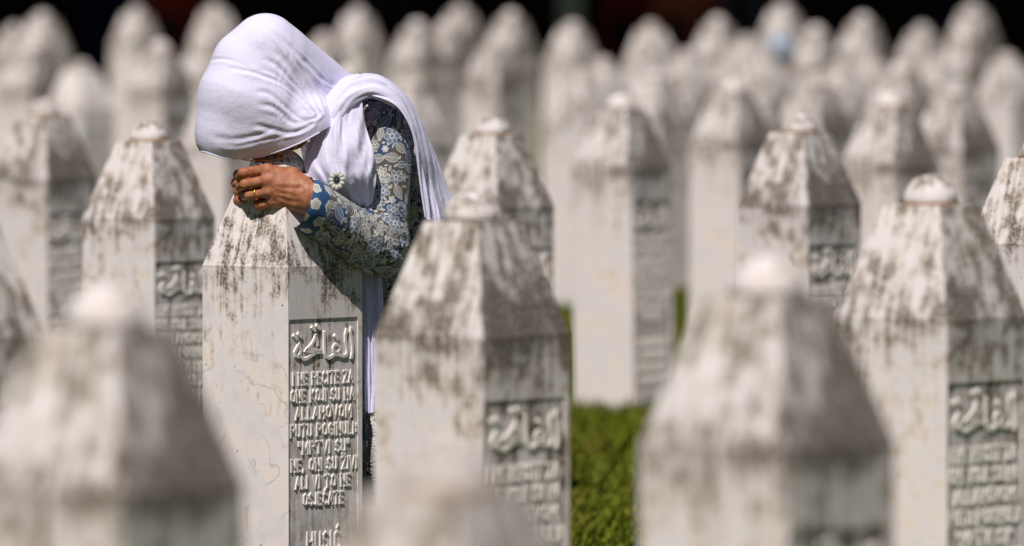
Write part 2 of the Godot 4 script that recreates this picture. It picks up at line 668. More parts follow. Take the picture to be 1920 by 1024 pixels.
func dome_shape(sd: int) -> ArrayMesh:
	var v := PackedVector3Array()
	var uv := PackedVector2Array()
	var t := PackedInt32Array()
	var n := FastNoiseLite.new()
	n.seed = sd
	n.frequency = 14.0
	var segs := 36
	var prof := [Vector2(0.0405, -0.004), Vector2(0.0420, 0.002), Vector2(0.0440, 0.006)]
	for i in range(1, 10):
		var a := i / 9.0 * PI * 0.5
		prof.append(Vector2(0.0440 * cos(a), 0.006 + 0.0385 * sin(a)))
	for i in prof.size():
		for j in segs + 1:
			var a := TAU * j / segs
			var p := Vector3(cos(a) * prof[i].x, prof[i].y, sin(a) * prof[i].x)
			p *= 1.0 + 0.02 * n.get_noise_3dv(p * 1.5)
			v.append(p)
			uv.append(Vector2(0.05 + 0.4 * absf(2.0 * j / segs - 1.0), 0.30 - 0.25 * i / prof.size()))
	for i in prof.size() - 1:
		for j in segs:
			var a := i * (segs + 1) + j
			t.append_array([a, a + segs + 1, a + 1, a + 1, a + segs + 1, a + segs + 2])
	return commit(v, t, uv)

func collar_shape() -> ArrayMesh:
	var v := PackedVector3Array()
	var t := PackedInt32Array()
	var n := FastNoiseLite.new()
	n.frequency = 2.0
	var segs := 40
	for ring in [[0.0475, -0.001], [0.0480, 0.0012], [0.0460, 0.0030], [0.040, 0.0032]]:
		for j in segs:
			var a := TAU * j / segs
			var r: float = ring[0] + 0.0018 * n.get_noise_2d(cos(a) * 3.0, sin(a) * 3.0)
			v.append(Vector3(cos(a) * r, ring[1], sin(a) * r))
	for i in 3:
		for j in segs:
			var a := i * segs + j
			var b := i * segs + (j + 1) % segs
			t.append_array([a, a + segs, b, b, a + segs, b + segs])
	return commit(v, t)

# raised strokes: a polyline of width w (metres) with a bevelled top, on the face x = const of the stone
func stroke(s: Soup, pts: Array, w: float, h: float, closed := false) -> void:
	var n := pts.size()
	var L := []
	var R := []
	for i in n:
		var p: Vector2 = pts[i]
		var d0: Vector2 = (p - pts[(i - 1 + n) % n]).normalized() if (i > 0 or closed) else Vector2.ZERO
		var d1: Vector2 = (pts[(i + 1) % n] - p).normalized() if (i < n - 1 or closed) else Vector2.ZERO
		var d := (d0 + d1).normalized()
		if d == Vector2.ZERO:
			d = d1
		var k := 1.0
		if d0 != Vector2.ZERO and d1 != Vector2.ZERO:
			k = minf(1.0 / maxf(d.dot(d1), 0.5), 1.6)
		var m := Vector2(-d.y, d.x) * k
		L.append(m)
		R.append(d)
	var Q := func(p: Vector2, up: float) -> Vector3: return Vector3(SIDE * 0.5 - 0.0026 + up, p.y, SIDE * 0.5 - p.x)
	var wt := w * 0.37
	var wb := w * 0.5
	var cnt := n if closed else n - 1
	for i in cnt:
		var j := (i + 1) % n
		var a: Vector2 = pts[i]
		var b: Vector2 = pts[j]
		var ea := Vector2.ZERO
		var eb := Vector2.ZERO
		if not closed and i == 0:
			ea = -R[i] * wt
		if not closed and j == n - 1:
			eb = R[j] * wt
		var la: Vector2 = L[i]
		var lb: Vector2 = L[j]
		var side2 := Vector2(-(b - a).y, (b - a).x)
		var sd := Vector3(0, side2.y, -side2.x).normalized()
		s.poly([Q.call(a + la * wt + ea, h), Q.call(b + lb * wt + eb, h), Q.call(b - lb * wt + eb, h), Q.call(a - la * wt + ea, h)], Vector3(1, 0, 0))
		s.poly([Q.call(a + la * wb + ea * 1.6, 0.0), Q.call(b + lb * wb + eb * 1.6, 0.0), Q.call(b + lb * wt + eb, h), Q.call(a + la * wt + ea, h)], sd + Vector3(0.3, 0, 0))
		s.poly([Q.call(a - la * wb + ea * 1.6, 0.0), Q.call(b - lb * wb + eb * 1.6, 0.0), Q.call(b - lb * wt + eb, h), Q.call(a - la * wt + ea, h)], -sd + Vector3(0.3, 0, 0))
		for e in [[i == 0, a, la, ea, -1.0], [j == n - 1, b, lb, eb, 1.0]]:
			if e[0] and not closed:
				var p: Vector2 = e[1]
				var l: Vector2 = e[2]
				var x: Vector2 = e[3]
				var fw: Vector2 = (b - a).normalized() * e[4]
				s.poly([Q.call(p + l * wb + x * 1.6, 0.0), Q.call(p - l * wb + x * 1.6, 0.0), Q.call(p - l * wt + x, h), Q.call(p + l * wt + x, h)], Vector3(0.3, fw.y, -fw.x))

const GLYPH := {
	"I": [[0, 0, 0, 1]], "N": [[0, 0, 0, 1], [0, .92, .5, .12], [.5, 0, .5, 1]], "E": [[.42, 1, 0, 1, 0, 0, .42, 0], [0, .5, .34, .5]],
	"R": [[0, 0, 0, 1, .34, 1, .48, .78, .34, .5, 0, .5], [.22, .5, .5, 0]], "C": [[.5, .84, .28, 1, .06, .8, .06, .2, .28, 0, .5, .16]],
	"T": [[0, 1, .54, 1], [.27, 1, .27, 0]], "Z": [[0, 1, .46, 1, 0, 0, .48, 0]], "A": [[0, 0, .28, 1, .56, 0], [.1, .3, .46, .3]],
	"O": [[.28, 0, .06, .2, .06, .8, .28, 1, .5, .8, .5, .2, .28, 0]], "K": [[0, 0, 0, 1], [.48, 1, .06, .52, .52, 0]], "J": [[.3, 1, .3, .14, .16, 0, 0, .1]],
	"S": [[.44, .84, .24, 1, .04, .82, .1, .58, .38, .42, .42, .16, .22, 0, 0, .16]], "U": [[0, 1, 0, .14, .22, 0, .44, .14, .44, 1]], "L": [[0, 1, 0, 0, .4, 0]],
	"H": [[0, 0, 0, 1], [.48, 0, .48, 1], [0, .5, .48, .5]], "V": [[0, 1, .27, 0, .54, 1]], "M": [[0, 0, .06, 1, .33, .34, .6, 1, .66, 0]],
	"P": [[0, 0, 0, 1, .34, 1, .46, .76, .34, .5, 0, .5]], "G": [[.5, .84, .28, 1, .06, .8, .06, .2, .28, 0, .5, .14, .5, .46, .3, .46]],
	":": [[.06, .2, .06, .34], [.06, .66, .06, .8]], "\"": [[.04, 1, .04, .74], [.2, 1, .2, .74]], ",": [[.1, .12, .02, -.12]],
	"Ž": [[0, 1, .46, 1, 0, 0, .48, 0], [.06, 1.3, .23, 1.15, .4, 1.3]], "Ć": [[.5, .84, .28, 1, .06, .8, .06, .2, .28, 0, .5, .16], [.24, 1.16, .38, 1.34]],
}
const WIDE := {"I": .04, "N": .5, "E": .42, "R": .5, "C": .5, "T": .54, "Z": .48, "A": .56, "O": .52, "K": .52, "J": .3, "S": .44, "U": .44, "L": .4, "H": .48, "V": .54, "M": .66, "P": .46, "G": .5, ":": .12, "\"": .24, ",": .14, "Ž": .48, "Ć": .5, " ": .22}

func letters(s: Soup, text: String, x0: float, x1: float, base: float, cap: float) -> void:
	var total := 0.0
	for ch in text:
		total += WIDE[ch] + 0.26
	total -= 0.26
	var k := (x1 - x0) / total
	var x := x0
	for ch in text:
		if GLYPH.has(ch):
			for g in GLYPH[ch]:
				var pts := []
				for i in range(0, g.size(), 2):
					pts.append(Vector2(x + g[i] * k, base + g[i + 1] * cap))
				stroke(s, pts, 0.0043, 0.0026)
		x += (WIDE[ch] + 0.26) * k

const VERSE := [["I NE RECITE ZA", 18, 188], ["ONE KOJI SU NA", 12, 192], ["ALLAHOVOM", 25, 184], ["PUTU POGINULI:", 11, 199], ["\"MRTVI SU\"", 33, 178], ["NE, ONI SU ŽIVI", 13, 199], ["ALI VI TO NE", 25, 180], ["OSJEĆATE", 47, 160]]

func verse_shape() -> ArrayMesh:
	var s := Soup.new()
	for i in VERSE.size():
		letters(s, VERSE[i][0], VERSE[i][1] * 0.001, VERSE[i][2] * 0.001, 0.5095 - 0.0326 * i, 0.0215)
	return s.mesh()

func arabic_shape() -> ArrayMesh:
	var s := Soup.new()
	var P := func(a: Array) -> Array:          # pixels of an enlarged view of the panel to metres on the face
		var o := []
		for i in range(0, a.size(), 2):
			o.append(Vector2((a[i] / 9.75 - 8.0) / 664.0, 0.633 - (a[i + 1] - (120.0 - 60.0 * (a[i] - 105.0) / 1310.0)) / 9750.0))
		return o
	for g in [[1262, 285, 1252, 350, 1272, 450, 1290, 600, 1290, 720, 1270, 815],
			[1178, 315, 1158, 400, 1162, 520, 1188, 640, 1196, 710, 1172, 780, 1110, 790, 1040, 765, 960, 755, 900, 805, 850, 825, 800, 800, 780, 740, 770, 600, 768, 470, 765, 365],
			[700, 712, 610, 720, 500, 795, 430, 840, 380, 845, 335, 800, 310, 770],
			[612, 410, 575, 510, 520, 600, 450, 660, 425, 690, 520, 705, 610, 715], [610, 415, 640, 510, 645, 570], [545, 650, 620, 680, 695, 700]]:
		stroke(s, P.call(g), 0.0076, 0.0032)
	var ring := []
	for k in 12:
		ring.append_array([992 + 62 * cos(k * TAU / 12), 655 + 80 * sin(k * TAU / 12)])
	stroke(s, P.call(ring), 0.0070, 0.0032, true)
	stroke(s, P.call([298, 575, 255, 650, 222, 720, 235, 780, 285, 800, 322, 760, 330, 680, 312, 610]), 0.0070, 0.0032, true)
	for d in [[990, 445], [570, 290], [655, 258], [235, 442], [315, 408]]:
		stroke(s, P.call([d[0] - 22, d[1] - 24, d[0] + 20, d[1] + 22]), 0.0076, 0.0032)
	return s.mesh()

func worn_lines_shape() -> ArrayMesh:           # lower lines of the panel: in the photograph only rows of unreadable raised marks
	var s := Soup.new()
	var lr := RandomNumberGenerator.new()
	lr.seed = 12
	for row in 4:
		var x := 0.03 + 0.012 * (row % 2)
		while x < 0.18:
			var hgt := 0.020 if row < 2 else 0.016
			var y := 0.205 - row * 0.036
			stroke(s, [Vector2(x, y), Vector2(x + lr.randf_range(-0.001, 0.001), y + hgt)], 0.0052, 0.0030)
			x += lr.randf_range(0.009, 0.014)
	return s.mesh()

var SH := {}
func gravestone(cx: float, z: float, yd: float, turn: float, variant: int, label: String, detail: int, group := "gravestones in rows") -> Node3D:
	var o := thing("gravestone", label, "gravestone", group)
	var th := deg_to_rad(turn)
	var corner := Vector3((cx - 960.0) * z / F, 0, -z)
	var b := Basis(Vector3.UP, -th)
	var c := corner - b * Vector3(SIDE * 0.5, 0, SIDE * 0.5)
	var zc := -c.z
	# yd: pixel row of the shoulder as seen at the near corner; the foot goes into the turf
	var y := EYE - (yd + 4.0) * z / F - SHOULDER
	o.position = Vector3(c.x, y, c.z)
	var lean := deg_to_rad(0.9) if z > 20.0 else 0.0
	var grow := 1.0 + (rng.randf_range(-0.025, 0.025) if lean > 0.0 else 0.0)
	o.basis = Basis.from_euler(Vector3(rng.randf_range(-lean, lean), 0, rng.randf_range(-lean, lean))) * b * Basis.from_scale(Vector3(grow, 1.0, grow))
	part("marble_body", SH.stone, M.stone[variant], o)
	part("dome", SH.dome[variant % SH.dome.size()], M.domes[variant % M.domes.size()], o).position = Vector3(0, TOP + 0.002, 0)
	part("mortar_ring", SH.collar, M.ochre if (variant + int(cx)) % 3 != 0 else M.mortar, o).position = Vector3(0, TOP, 0)
	if detail > 0:
		part("arabic_lettering", SH.arabic, M.letter, o)
		part("verse_lettering", SH.verse, M.letter, o)
	if detail == 1:
		part("worn_lettering", SH.worn, M.letter, o)
	return o

# ------------------------------------------------------------------ people
func figure(called: String, label: String, at: Vector3, turn: float, cols: Dictionary, crouch := false, size := 1.0) -> void:
	var o := thing(called, label, "person")
	o.position = at
	o.rotation.y = turn
	o.scale = Vector3.ONE * size
	var f := Field.new()
	var dy := -0.70 if crouch else 0.0
	var lean := 0.16 if crouch else 0.0
	var hip := Vector3(0, 0.92 + dy, 0)
	var chest := Vector3(0, 1.32 + dy, lean)
	f.cone(hip, chest, 0.15, 0.16, 0.05, 1)
	f.cone(chest + Vector3(-0.15, 0.06, 0), chest + Vector3(0.15, 0.06, 0), 0.07, 0.07, 0.06, 1)
	f.cone(chest, chest + Vector3(0, 0.20, 0.03), 0.06, 0.055, 0.03, 3)
	f.ell(chest + Vector3(0, 0.33, 0.05), Vector3(0.078, 0.115, 0.095), Basis(), 0.02, 3)
	f.ell(chest + Vector3(0, 0.35, 0.03), Vector3(0.084, 0.105, 0.10), Basis(), 0.01, 4)
	f.cone(chest + Vector3(0, 0.31, 0.14), chest + Vector3(0, 0.34, 0.12), 0.014, 0.01, 0.01, 3)
	for s in [-1.0, 1.0]:
		var sh := chest + Vector3(0.19 * s, 0.05, 0)
		var el := sh + Vector3(0.05 * s, -0.29, 0.03)
		var wr := el + Vector3(-0.03 * s, -0.22, 0.12)
		f.cone(sh, el, 0.06, 0.045, 0.03, 1)
		f.cone(el, wr, 0.044, 0.032, 0.02, 1)
		f.cone(wr, wr + Vector3(0, -0.07, 0.02), 0.034, 0.028, 0.015, 3)
		for k in 4:
			var k0 := wr + Vector3(0, -0.075, 0.045 - 0.018 * k)
			f.cone(k0, k0 + Vector3(-0.01 * s, -0.075, 0.0), 0.010, 0.008, 0.006, 3)
		f.cone(wr + Vector3(0, -0.03, 0.03), wr + Vector3(-0.01 * s, -0.08, 0.07), 0.011, 0.009, 0.006, 3)
		var hp := hip + Vector3(0.09 * s, -0.04, 0)
		var kn := Vector3(0.11 * s, 0.49, 0.02) if not crouch else Vector3(0.16 * s, 0.44, 0.38)
		var an := Vector3(0.12 * s, 0.08, -0.02) if not crouch else Vector3(0.15 * s, 0.08, 0.12)
		f.cone(hp, kn, 0.095, 0.062, 0.04, 2)
		f.cone(kn, an, 0.06, 0.045, 0.03, 2)
		f.cone(an + Vector3(0, -0.035, 0), an + Vector3(0.02 * s, -0.045, 0.15), 0.042, 0.036, 0.02, 5)
	var net := f.net(0.028)
	var v: PackedVector3Array = net[0]
	var col := PackedColorArray()
	for p in v:
		var r := f.region_at(p)
		var c: Color = [cols.top, cols.top, cols.legs, Color(0.42, 0.25, 0.17), cols.hair, Color(0.02, 0.02, 0.02)][r]
		col.append(c)
	part("body", commit(v, net[1], PackedVector2Array(), col), M.person, o)

func _ready() -> void:
	rng.seed = 20
	# ---- camera
	var cam := Camera3D.new()
	cam.name = "camera"
	var att := CameraAttributesPhysical.new()
	att.frustum_focal_length = 17.5 * F / 512.0
	att.frustum_focus_distance = 15.06
	att.exposure_aperture = 8.2
	att.frustum_near = 0.5
	att.frustum_far = 2000.0
	cam.attributes = att
	cam.fov = rad_to_deg(2.0 * atan(512.0 / F))
	cam.near = 0.5
	cam.far = 2000.0
	cam.position = Vector3(0, EYE, 0)
	cam.rotation.x = -atan(516.0 / F)
	cam.current = true
	add_child(cam)
	# ---- sky, sun, exposure
	var env := Environment.new()
	env.background_mode = Environment.BG_SKY
	var sky := ProceduralSkyMaterial.new()
	sky.sky_top_color = Color(0.30, 0.42, 0.60)
	sky.sky_horizon_color = Color(0.70, 0.72, 0.75)
	sky.sky_curve = 0.12
	sky.ground_bottom_color = Color(0.16, 0.17, 0.12)
	sky.ground_horizon_color = Color(0.40, 0.42, 0.42)
	sky.sky_energy_multiplier = 0.68
	env.sky = Sky.new()
	env.sky.sky_material = sky
	env.tonemap_mode = Environment.TONE_MAPPER_LINEAR
	env.tonemap_exposure = 1.0
	env.sdfgi_enabled = true
	env.ssao_enabled = true
	env.ssil_enabled = true
	var we := WorldEnvironment.new()
	we.name = "environment"
	we.environment = env
	add_child(we)
	var sun := DirectionalLight3D.new()
	sun.name = "sun"
	sun.light_energy = 1.42
	sun.light_color = Color(1.0, 0.971, 0.943)
	sun.light_angular_distance = 0.5
	sun.shadow_enabled = true
	var el := deg_to_rad(54.5)
	var az := Vector2(-0.29, 0.957).normalized()
	var to_sun := Vector3(az.x * cos(el), sin(el), az.y * cos(el))
	add_child(sun)
	sun.look_at_from_position(to_sun * 50.0, Vector3.ZERO)

	make_materials()
	setting()
	stones()
	woman()
	crowd()
	grass()

func make_materials() -> void:
	var rb := noise_bytes(512, 1024, 0.22, 90, 4)
	relief = ImageTexture.create_from_image(Image.create_from_data(512, 1024, false, Image.FORMAT_L8, rb))
	var t := []
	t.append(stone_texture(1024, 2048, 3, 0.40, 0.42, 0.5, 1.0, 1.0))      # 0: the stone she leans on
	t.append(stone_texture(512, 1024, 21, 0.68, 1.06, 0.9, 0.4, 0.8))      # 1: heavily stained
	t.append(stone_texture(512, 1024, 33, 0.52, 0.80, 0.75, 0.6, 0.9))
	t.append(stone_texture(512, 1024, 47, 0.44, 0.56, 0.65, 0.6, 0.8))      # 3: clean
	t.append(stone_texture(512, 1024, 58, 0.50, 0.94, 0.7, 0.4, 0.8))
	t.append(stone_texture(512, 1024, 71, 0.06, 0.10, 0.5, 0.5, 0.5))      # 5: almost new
	M.stone = []
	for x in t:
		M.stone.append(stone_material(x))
	M.domes = M.stone.slice(1)
	M.letter = mat(Color(0.92, 0.895, 0.87), 0.7)
	M.ochre = mat(Color(0.50, 0.36, 0.20), 0.9)
	M.mortar = mat(Color(0.40, 0.37, 0.33), 0.9)
	M.person = mat(Color.WHITE, 0.85)
	M.person.vertex_color_use_as_albedo = true
	M.scarf = mat(Color(0.90, 0.885, 0.985), 0.85)
	M.scarf.metallic_specular = 0.2
	M.scarf.backlight_enabled = true
	M.scarf.backlight = Color(0.40, 0.39, 0.43)
	M.scarf.rim_enabled = true
	M.scarf.rim = 0.3
	M.scarf.uv1_triplanar = true
	M.scarf.uv1_world_triplanar = true
	M.scarf.uv1_scale = Vector3.ONE * 4.0
	var wn := NoiseTexture2D.new()
	wn.width = 512
	wn.height = 512
	wn.seamless = true
	var wf := FastNoiseLite.new()
	wf.seed = 31
	wf.frequency = 0.02
	wf.fractal_octaves = 5
	wf.domain_warp_enabled = true
	wf.domain_warp_amplitude = 30.0
	wn.noise = wf
	M.scarf.heightmap_enabled = true
	M.scarf.heightmap_texture = wn
	M.scarf.heightmap_scale = 0.09
	var br := brocade()
	M.dress = mat(Color.WHITE, 0.5)
	M.dress.albedo_texture = br[0]
	M.dress.heightmap_enabled = true
	M.dress.heightmap_texture = br[1]
	M.dress.heightmap_scale = 0.08
	M.dress.rim_enabled = true
	M.dress.rim = 0.25
	M.cuff = mat(Color.WHITE, 0.7)
	M.cuff.albedo_texture = cuff_cloth()
	M.skin = mat(Color.WHITE, 0.48)
	M.skin.subsurf_scatter_enabled = true
	M.skin.subsurf_scatter_strength = 0.08
	M.skin.uv1_triplanar = true
	M.skin.uv1_world_triplanar = true
	M.skin.uv1_scale = Vector3.ONE * 9.0
	var sn := NoiseTexture2D.new()
	sn.width = 512
	sn.height = 512
	sn.seamless = true
	var sf := FastNoiseLite.new()
	sf.seed = 12
	sf.frequency = 0.012
	sf.fractal_octaves = 5
	sn.noise = sf
	var sr := Gradient.new()
	sr.colors = PackedColorArray([Color(0.57, 0.335, 0.24), Color(0.67, 0.44, 0.32), Color(0.73, 0.51, 0.38)])
	sr.offsets = PackedFloat32Array([0.15, 0.5, 0.9])
	sn.color_ramp = sr
	M.skin.albedo_texture = sn
	var sb := NoiseTexture2D.new()
	sb.width = 512
	sb.height = 512
	sb.seamless = true
	var sg := FastNoiseLite.new()
	sg.seed = 13
	sg.frequency = 0.09
	sg.fractal_octaves = 3
	sb.noise = sg
	M.skin.heightmap_enabled = true
	M.skin.heightmap_texture = sb
	M.skin.heightmap_scale = 0.03
	M.gold = mat(Color(0.95, 0.72, 0.36), 0.25)
	M.gold.metallic = 1.0
	M.dark = mat(Color(0.05, 0.05, 0.06), 0.6)
	M.hair = mat(Color(0.10, 0.07, 0.05), 0.6)
	M.bead = mat(Color(0.74, 0.74, 0.68), 0.3)
	M.green = mat(Color(0.10, 0.22, 0.18), 0.15)
	M.tissue = mat(Color(0.9, 0.9, 0.9), 0.9)
	M.eye = mat(Color(0.85, 0.83, 0.80), 0.3)
	M.lip = mat(Color(0.55, 0.28, 0.25), 0.5)

func setting() -> void:
	# turf
	var nz := 80
	var nx := 24
	var v := PackedVector3Array()
	var uv := PackedVector2Array()
	var t := PackedInt32Array()
	for j in nz + 1:
		var z := lerpf(-30.0, 90.0, j / 72.0) if j < 73 else lerpf(90.0, 900.0, (j - 72) / 8.0)
		for i in nx + 1:
			var x := (i - nx / 2) * (2.5 if j < 73 else 40.0)
			v.append(Vector3(x, ground_y(z), -z))
			uv.append(Vector2(x, z) * 0.5)
	for j in nz:
		for i in nx:
			var a := j * (nx + 1) + i
			t.append_array([a, a + nx + 1, a + 1, a + 1, a + nx + 1, a + nx + 2])
	var m := mat(Color.WHITE, 0.95)
	var n := NoiseTexture2D.new()
	n.width = 512
	n.height = 512
	n.seamless = true
	var fn := FastNoiseLite.new()
	fn.frequency = 0.03
	fn.fractal_octaves = 5
	n.noise = fn
	var ramp := Gradient.new()
	ramp.colors = PackedColorArray([Color(0.22, 0.28, 0.08), Color(0.32, 0.38, 0.12), Color(0.44, 0.41, 0.20)])
	ramp.offsets = PackedFloat32Array([0.2, 0.5, 0.8])
	n.color_ramp = ramp
	m.albedo_texture = n
	struct("ground", commit(v, t, uv), m)
	# made-up open hall, deep and low-roofed to darken the background: brown timber, pale columns
	var gz := 55.0
	var gy := ground_y(gz)
	var hall := thing("added_hall", "made-up open-fronted hall with pale posts, built deep so the background behind the graves goes dark", "building")
	hall.position = Vector3(0, gy, -gz)
	var dark := mat(Color(0.44, 0.36, 0.29), 0.9)
	var s := Soup.new()
	s.box(Vector3(0, 1.3, -26.0), Vector3(40.0, 3.4, 0.3))
	part("back_wall", s.mesh(), dark, hall)
	s = Soup.new()
	s.box(Vector3(0, 2.75, -11.8), Vector3(41.0, 0.35, 29.0))
	part("roof", s.mesh(), mat(Color(0.40, 0.32, 0.26), 0.9), hall)  # added out of view, low and deep so the inside stays dark
	for sg in [-1.0, 1.0]:
		s = Soup.new()
		s.box(Vector3(20.0 * sg, 1.26, -12.9), Vector3(0.3, 2.6, 25.8))
		part("side_wall", s.mesh(), dark, hall)
	s = Soup.new()
	s.box(Vector3(0, -0.10, -12.8), Vector3(40.0, 0.3, 26.0))
	part("hall_floor", s.mesh(), mat(Color(0.48, 0.46, 0.44), 0.9), hall)
	for x in [-12.0, -6.0, 0.40, 6.4, 12.4]:
		var c := Soup.new()
		c.box(Vector3(x, 1.25, 0.2), Vector3(0.17, 2.62, 0.17))
		c.box(Vector3(x, 0.06, 0.2), Vector3(0.26, 0.18, 0.26))
		part("post", c.mesh(), mat(Color(0.55, 0.57, 0.58), 0.6), hall)

func stones() -> void:
	SH.stone = stone_shape()
	SH.dome = [dome_shape(1), dome_shape(2), dome_shape(3)]
	SH.collar = collar_shape()
	SH.verse = verse_shape()
	SH.arabic = arabic_shape()
	SH.worn = worn_lines_shape()
	var far := "small blurred white gravestone in the distant rows before the added dark hall"
	# corner x, distance, shoulder row, turn, look, label, lettering (2 = no unreadable lines)
	var list := [
		[538, 15.0, 500, 40.0, 0, "sharp white marble gravestone the woman leans on, lettering crisp", 2],
		[905, 12.2, 631, 38.7, 1, "stained gravestone with a dark cap, just in front of the woman's skirt", 1],
		[288, 18.14, 409, 38.2, 2, "gravestone with streaked cap right behind the headscarf side of the leaned-on stone", 1],
		[1775, 12.3, 598, 39.0, 2, "clear-domed gravestone with readable verse, beside the blurred one near the grass", 1],
		[1190, 23.6, 316, 35.2, 4, "whole gravestone seen down to the grass, with blackened cap corner", 1],
		[230, 8.57, 926, 35.0, 4, "large very blurred gravestone in front of the streaked-cap stone", 0],
		[870, 7.0, 1312, 39.0, 1, "cap of a hugely blurred gravestone before the stained dark-capped stone", 0],
		[1475, 9.26, 842, 38.5, 4, "big blurred gravestone standing at the edge of the open grass patch", 1],
		[-95, 11.7, 637, 38.0, 3, "gravestone of which only the blurred right slope shows", 0],
		[88, 22.4, 332, 38.0, 1, "gravestone with dark dome and ochre ring beside the streaked-cap stone", 1],
		[1515, 19.4, 383, 39.5, 1, "gravestone with black-streaked cap and bright dome, lettering half readable", 1],
		[932, 19.2, 388, 40.0, 2, "pale gravestone whose cap rises behind the dark-capped stone", 1],
		[1678, 23.9, 311, 39.0, 4, "gravestone with white patch on its cap behind the clear-domed stone", 1],
		[1976, 16.2, 458, 39.0, 3, "clean cream gravestone cut by the picture edge beside the clear-domed stone", 1],
		[1385, 27.6, 268, 37.0, 4, "blurred gravestone past the thin green strip beside the whole grass-footed stone", 0], [1808, 27.0, 277, 39.0, 1, "blurred dark-capped gravestone between the white-patched and the clean cream one", 0], [420, 27.0, 276, 39.0, 3, "blurred gravestone behind the woman's hands and the hem of her scarf", 0], [770, 27.5, 272, 39.0, 3, "blurred gravestone partly covered by the scarf tail on the woman's shoulder", 0],
		[1098, 31.3, 232, 38.0, 3, "pale blurred gravestone close behind the whole grass-footed stone", 0], [1537, 30.0, 248, 39.0, 1, "blurred brown-capped gravestone behind the one with black-streaked cap and bright dome", 0], [660, 31.0, 230, 39.0, 4, "gravestone almost wholly hidden behind the woman's neck and shoulder", 0],
		[152, 35.7, 204, 41.0, 5, "almost new white gravestone, brightest among the blurred ones behind the dark dome", 0],
		[300, 34.0, 172, 39.0, 4, "dark-flanked blurred gravestone beside the almost new white one", 0], [55, 36.0, 170, 38.0, 4, far, 0], [86, 42.0, 98, 39.0, 2, far, 0], [390, 37.0, 150, 39.0, 4, far, 0],
		[258, 46.0, 82, 39.0, 2, far, 0], [410, 45.0, 78, 39.0, 3, far, 0], [612, 40.0, 142, 39.0, 1, far, 0], [676, 44.0, 86, 39.0, 2, far, 0], [788, 40.5, 118, 39.0, 4, far, 0],
		[934, 37.5, 160, 39.0, 1, far, 0], [958, 42.5, 96, 39.0, 4, far, 0], [868, 45.0, 80, 39.0, 1, far, 0], [1076, 41.0, 118, 39.0, 2, "blurred gravestone standing straight before the pale post of the added hall", 0], [1136, 35.0, 200, 39.0, 3, "pale blurred gravestone whose dome shows just over the whole grass-footed stone", 0],
		[1232, 41.0, 120, 39.0, 3, far, 0], [1298, 36.5, 182, 39.0, 3, far, 0], [1240, 33.0, 226, 39.0, 2, far, 0], [1352, 42.0, 108, 39.0, 4, far, 0], [1438, 35.0, 186, 39.0, 3, "blurred gravestone half hiding the crouching person in pale blue", 0],
		[1474, 44.0, 78, 39.0, 2, far, 0], [1534, 40.0, 128, 39.0, 4, far, 0], [1622, 42.0, 104, 39.0, 4, far, 0], [1640, 36.0, 186, 39.0, 3, far, 0], [1736, 41.0, 124, 39.0, 1, far, 0],
		[1815, 38.5, 140, 39.0, 4, far, 0], [1832, 44.0, 78, 39.0, 1, far, 0], [1903, 36.0, 188, 39.0, 3, far, 0],
		[836, 41.5, 118, 39.0, 4, far, 0], [1590, 33.5, 210, 39.0, 3, far, 0], [1700, 33.0, 214, 39.0, 4, far, 0], [1765, 34.0, 200, 39.0, 3, far, 0], [1405, 38.5, 150, 39.0, 3, far, 0], [28, 43.5, 120, 39.0, 1, far, 0],
	]
	for r in list:
		var g := gravestone(r[0], r[1], r[2], r[3] + (rng.randf_range(-1.2, 1.2) if r[1] > 20.0 else 0.0), r[4], r[5], r[6])
		if r[4] == 0:
			var s := Soup.new()
			letters(s, "HUSIĆ", 0.058, 0.150, 0.196, 0.0330)
			part("name_lettering", s.mesh(), M.letter, g)

# ------------------------------------------------------------------ the woman
func pix(p: Vector3) -> Vector2:
	var z := -p.z
	return Vector2(960.0 + F * p.x / z, -4.0 + F * (EYE - p.y) / z)

# sinks creases (polylines in photograph pixels: [width mm, depth mm, x, y, x, y ...]) into the near side of a cloth
func crease(net: Array, list: Array) -> void:
	var v: PackedVector3Array = net[0]
	var n := normals_of(v, net[1])
	var boxes := []
	var smooth := []
	for c in list:
		var raw := []
		for i in range(2, c.size(), 2):
			raw.append(Vector3(c[i], c[i + 1], 0))
		var fine := [c[0], c[1]]
		for k in 15:
			var p := curve(raw, k / 14.0)
			fine.append_array([p.x, p.y])
		smooth.append(fine)
	list = smooth
	for c in list:
		var r := Rect2(c[2], c[3], 0, 0)
		for i in range(2, c.size(), 2):
			r = r.expand(Vector2(c[i], c[i + 1]))
		boxes.append(r.grow(c[0] * 4.0))
	for i in v.size():
		if n[i].z < 0.0:
			continue
		var q := pix(v[i])
		var move := 0.0
		for k in list.size():
			if not boxes[k].has_point(q):
				continue
			var c: Array = list[k]
			var best := 1e9
			var sgn := 1.0
			var along := 0.0
			var segs := (c.size() - 4) / 2
			for j in segs:
				var a := Vector2(c[2 + j * 2], c[3 + j * 2])
				var b := Vector2(c[4 + j * 2], c[5 + j * 2])
				var ab := b - a
				var t := clampf((q - a).dot(ab) / ab.length_squared(), 0.0, 1.0)
				var d := q.distance_to(a + ab * t)
				if d < best:
					best = d
					sgn = signf(ab.cross(q - a))
					along = (j + t) / segs
			var x: float = best * sgn / (c[0] * (1.45 - 0.65 * along))
			var fade := smoothstep(0.0, 0.25, along) * (0.75 + 0.25 * smoothstep(1.0, 0.75, along))
			move += c[1] * fade * (-exp(-x * x) + 0.55 * exp(-(x - 1.7) * (x - 1.7)) + 0.30 * exp(-(x + 1.9) * (x + 1.9)))
		move = clampf(move * 0.85, -3.4, 3.4)
		v[i] += n[i] * move * 0.001 * clampf(n[i].z * 2.5, 0.0, 1.0)
	net[0] = v

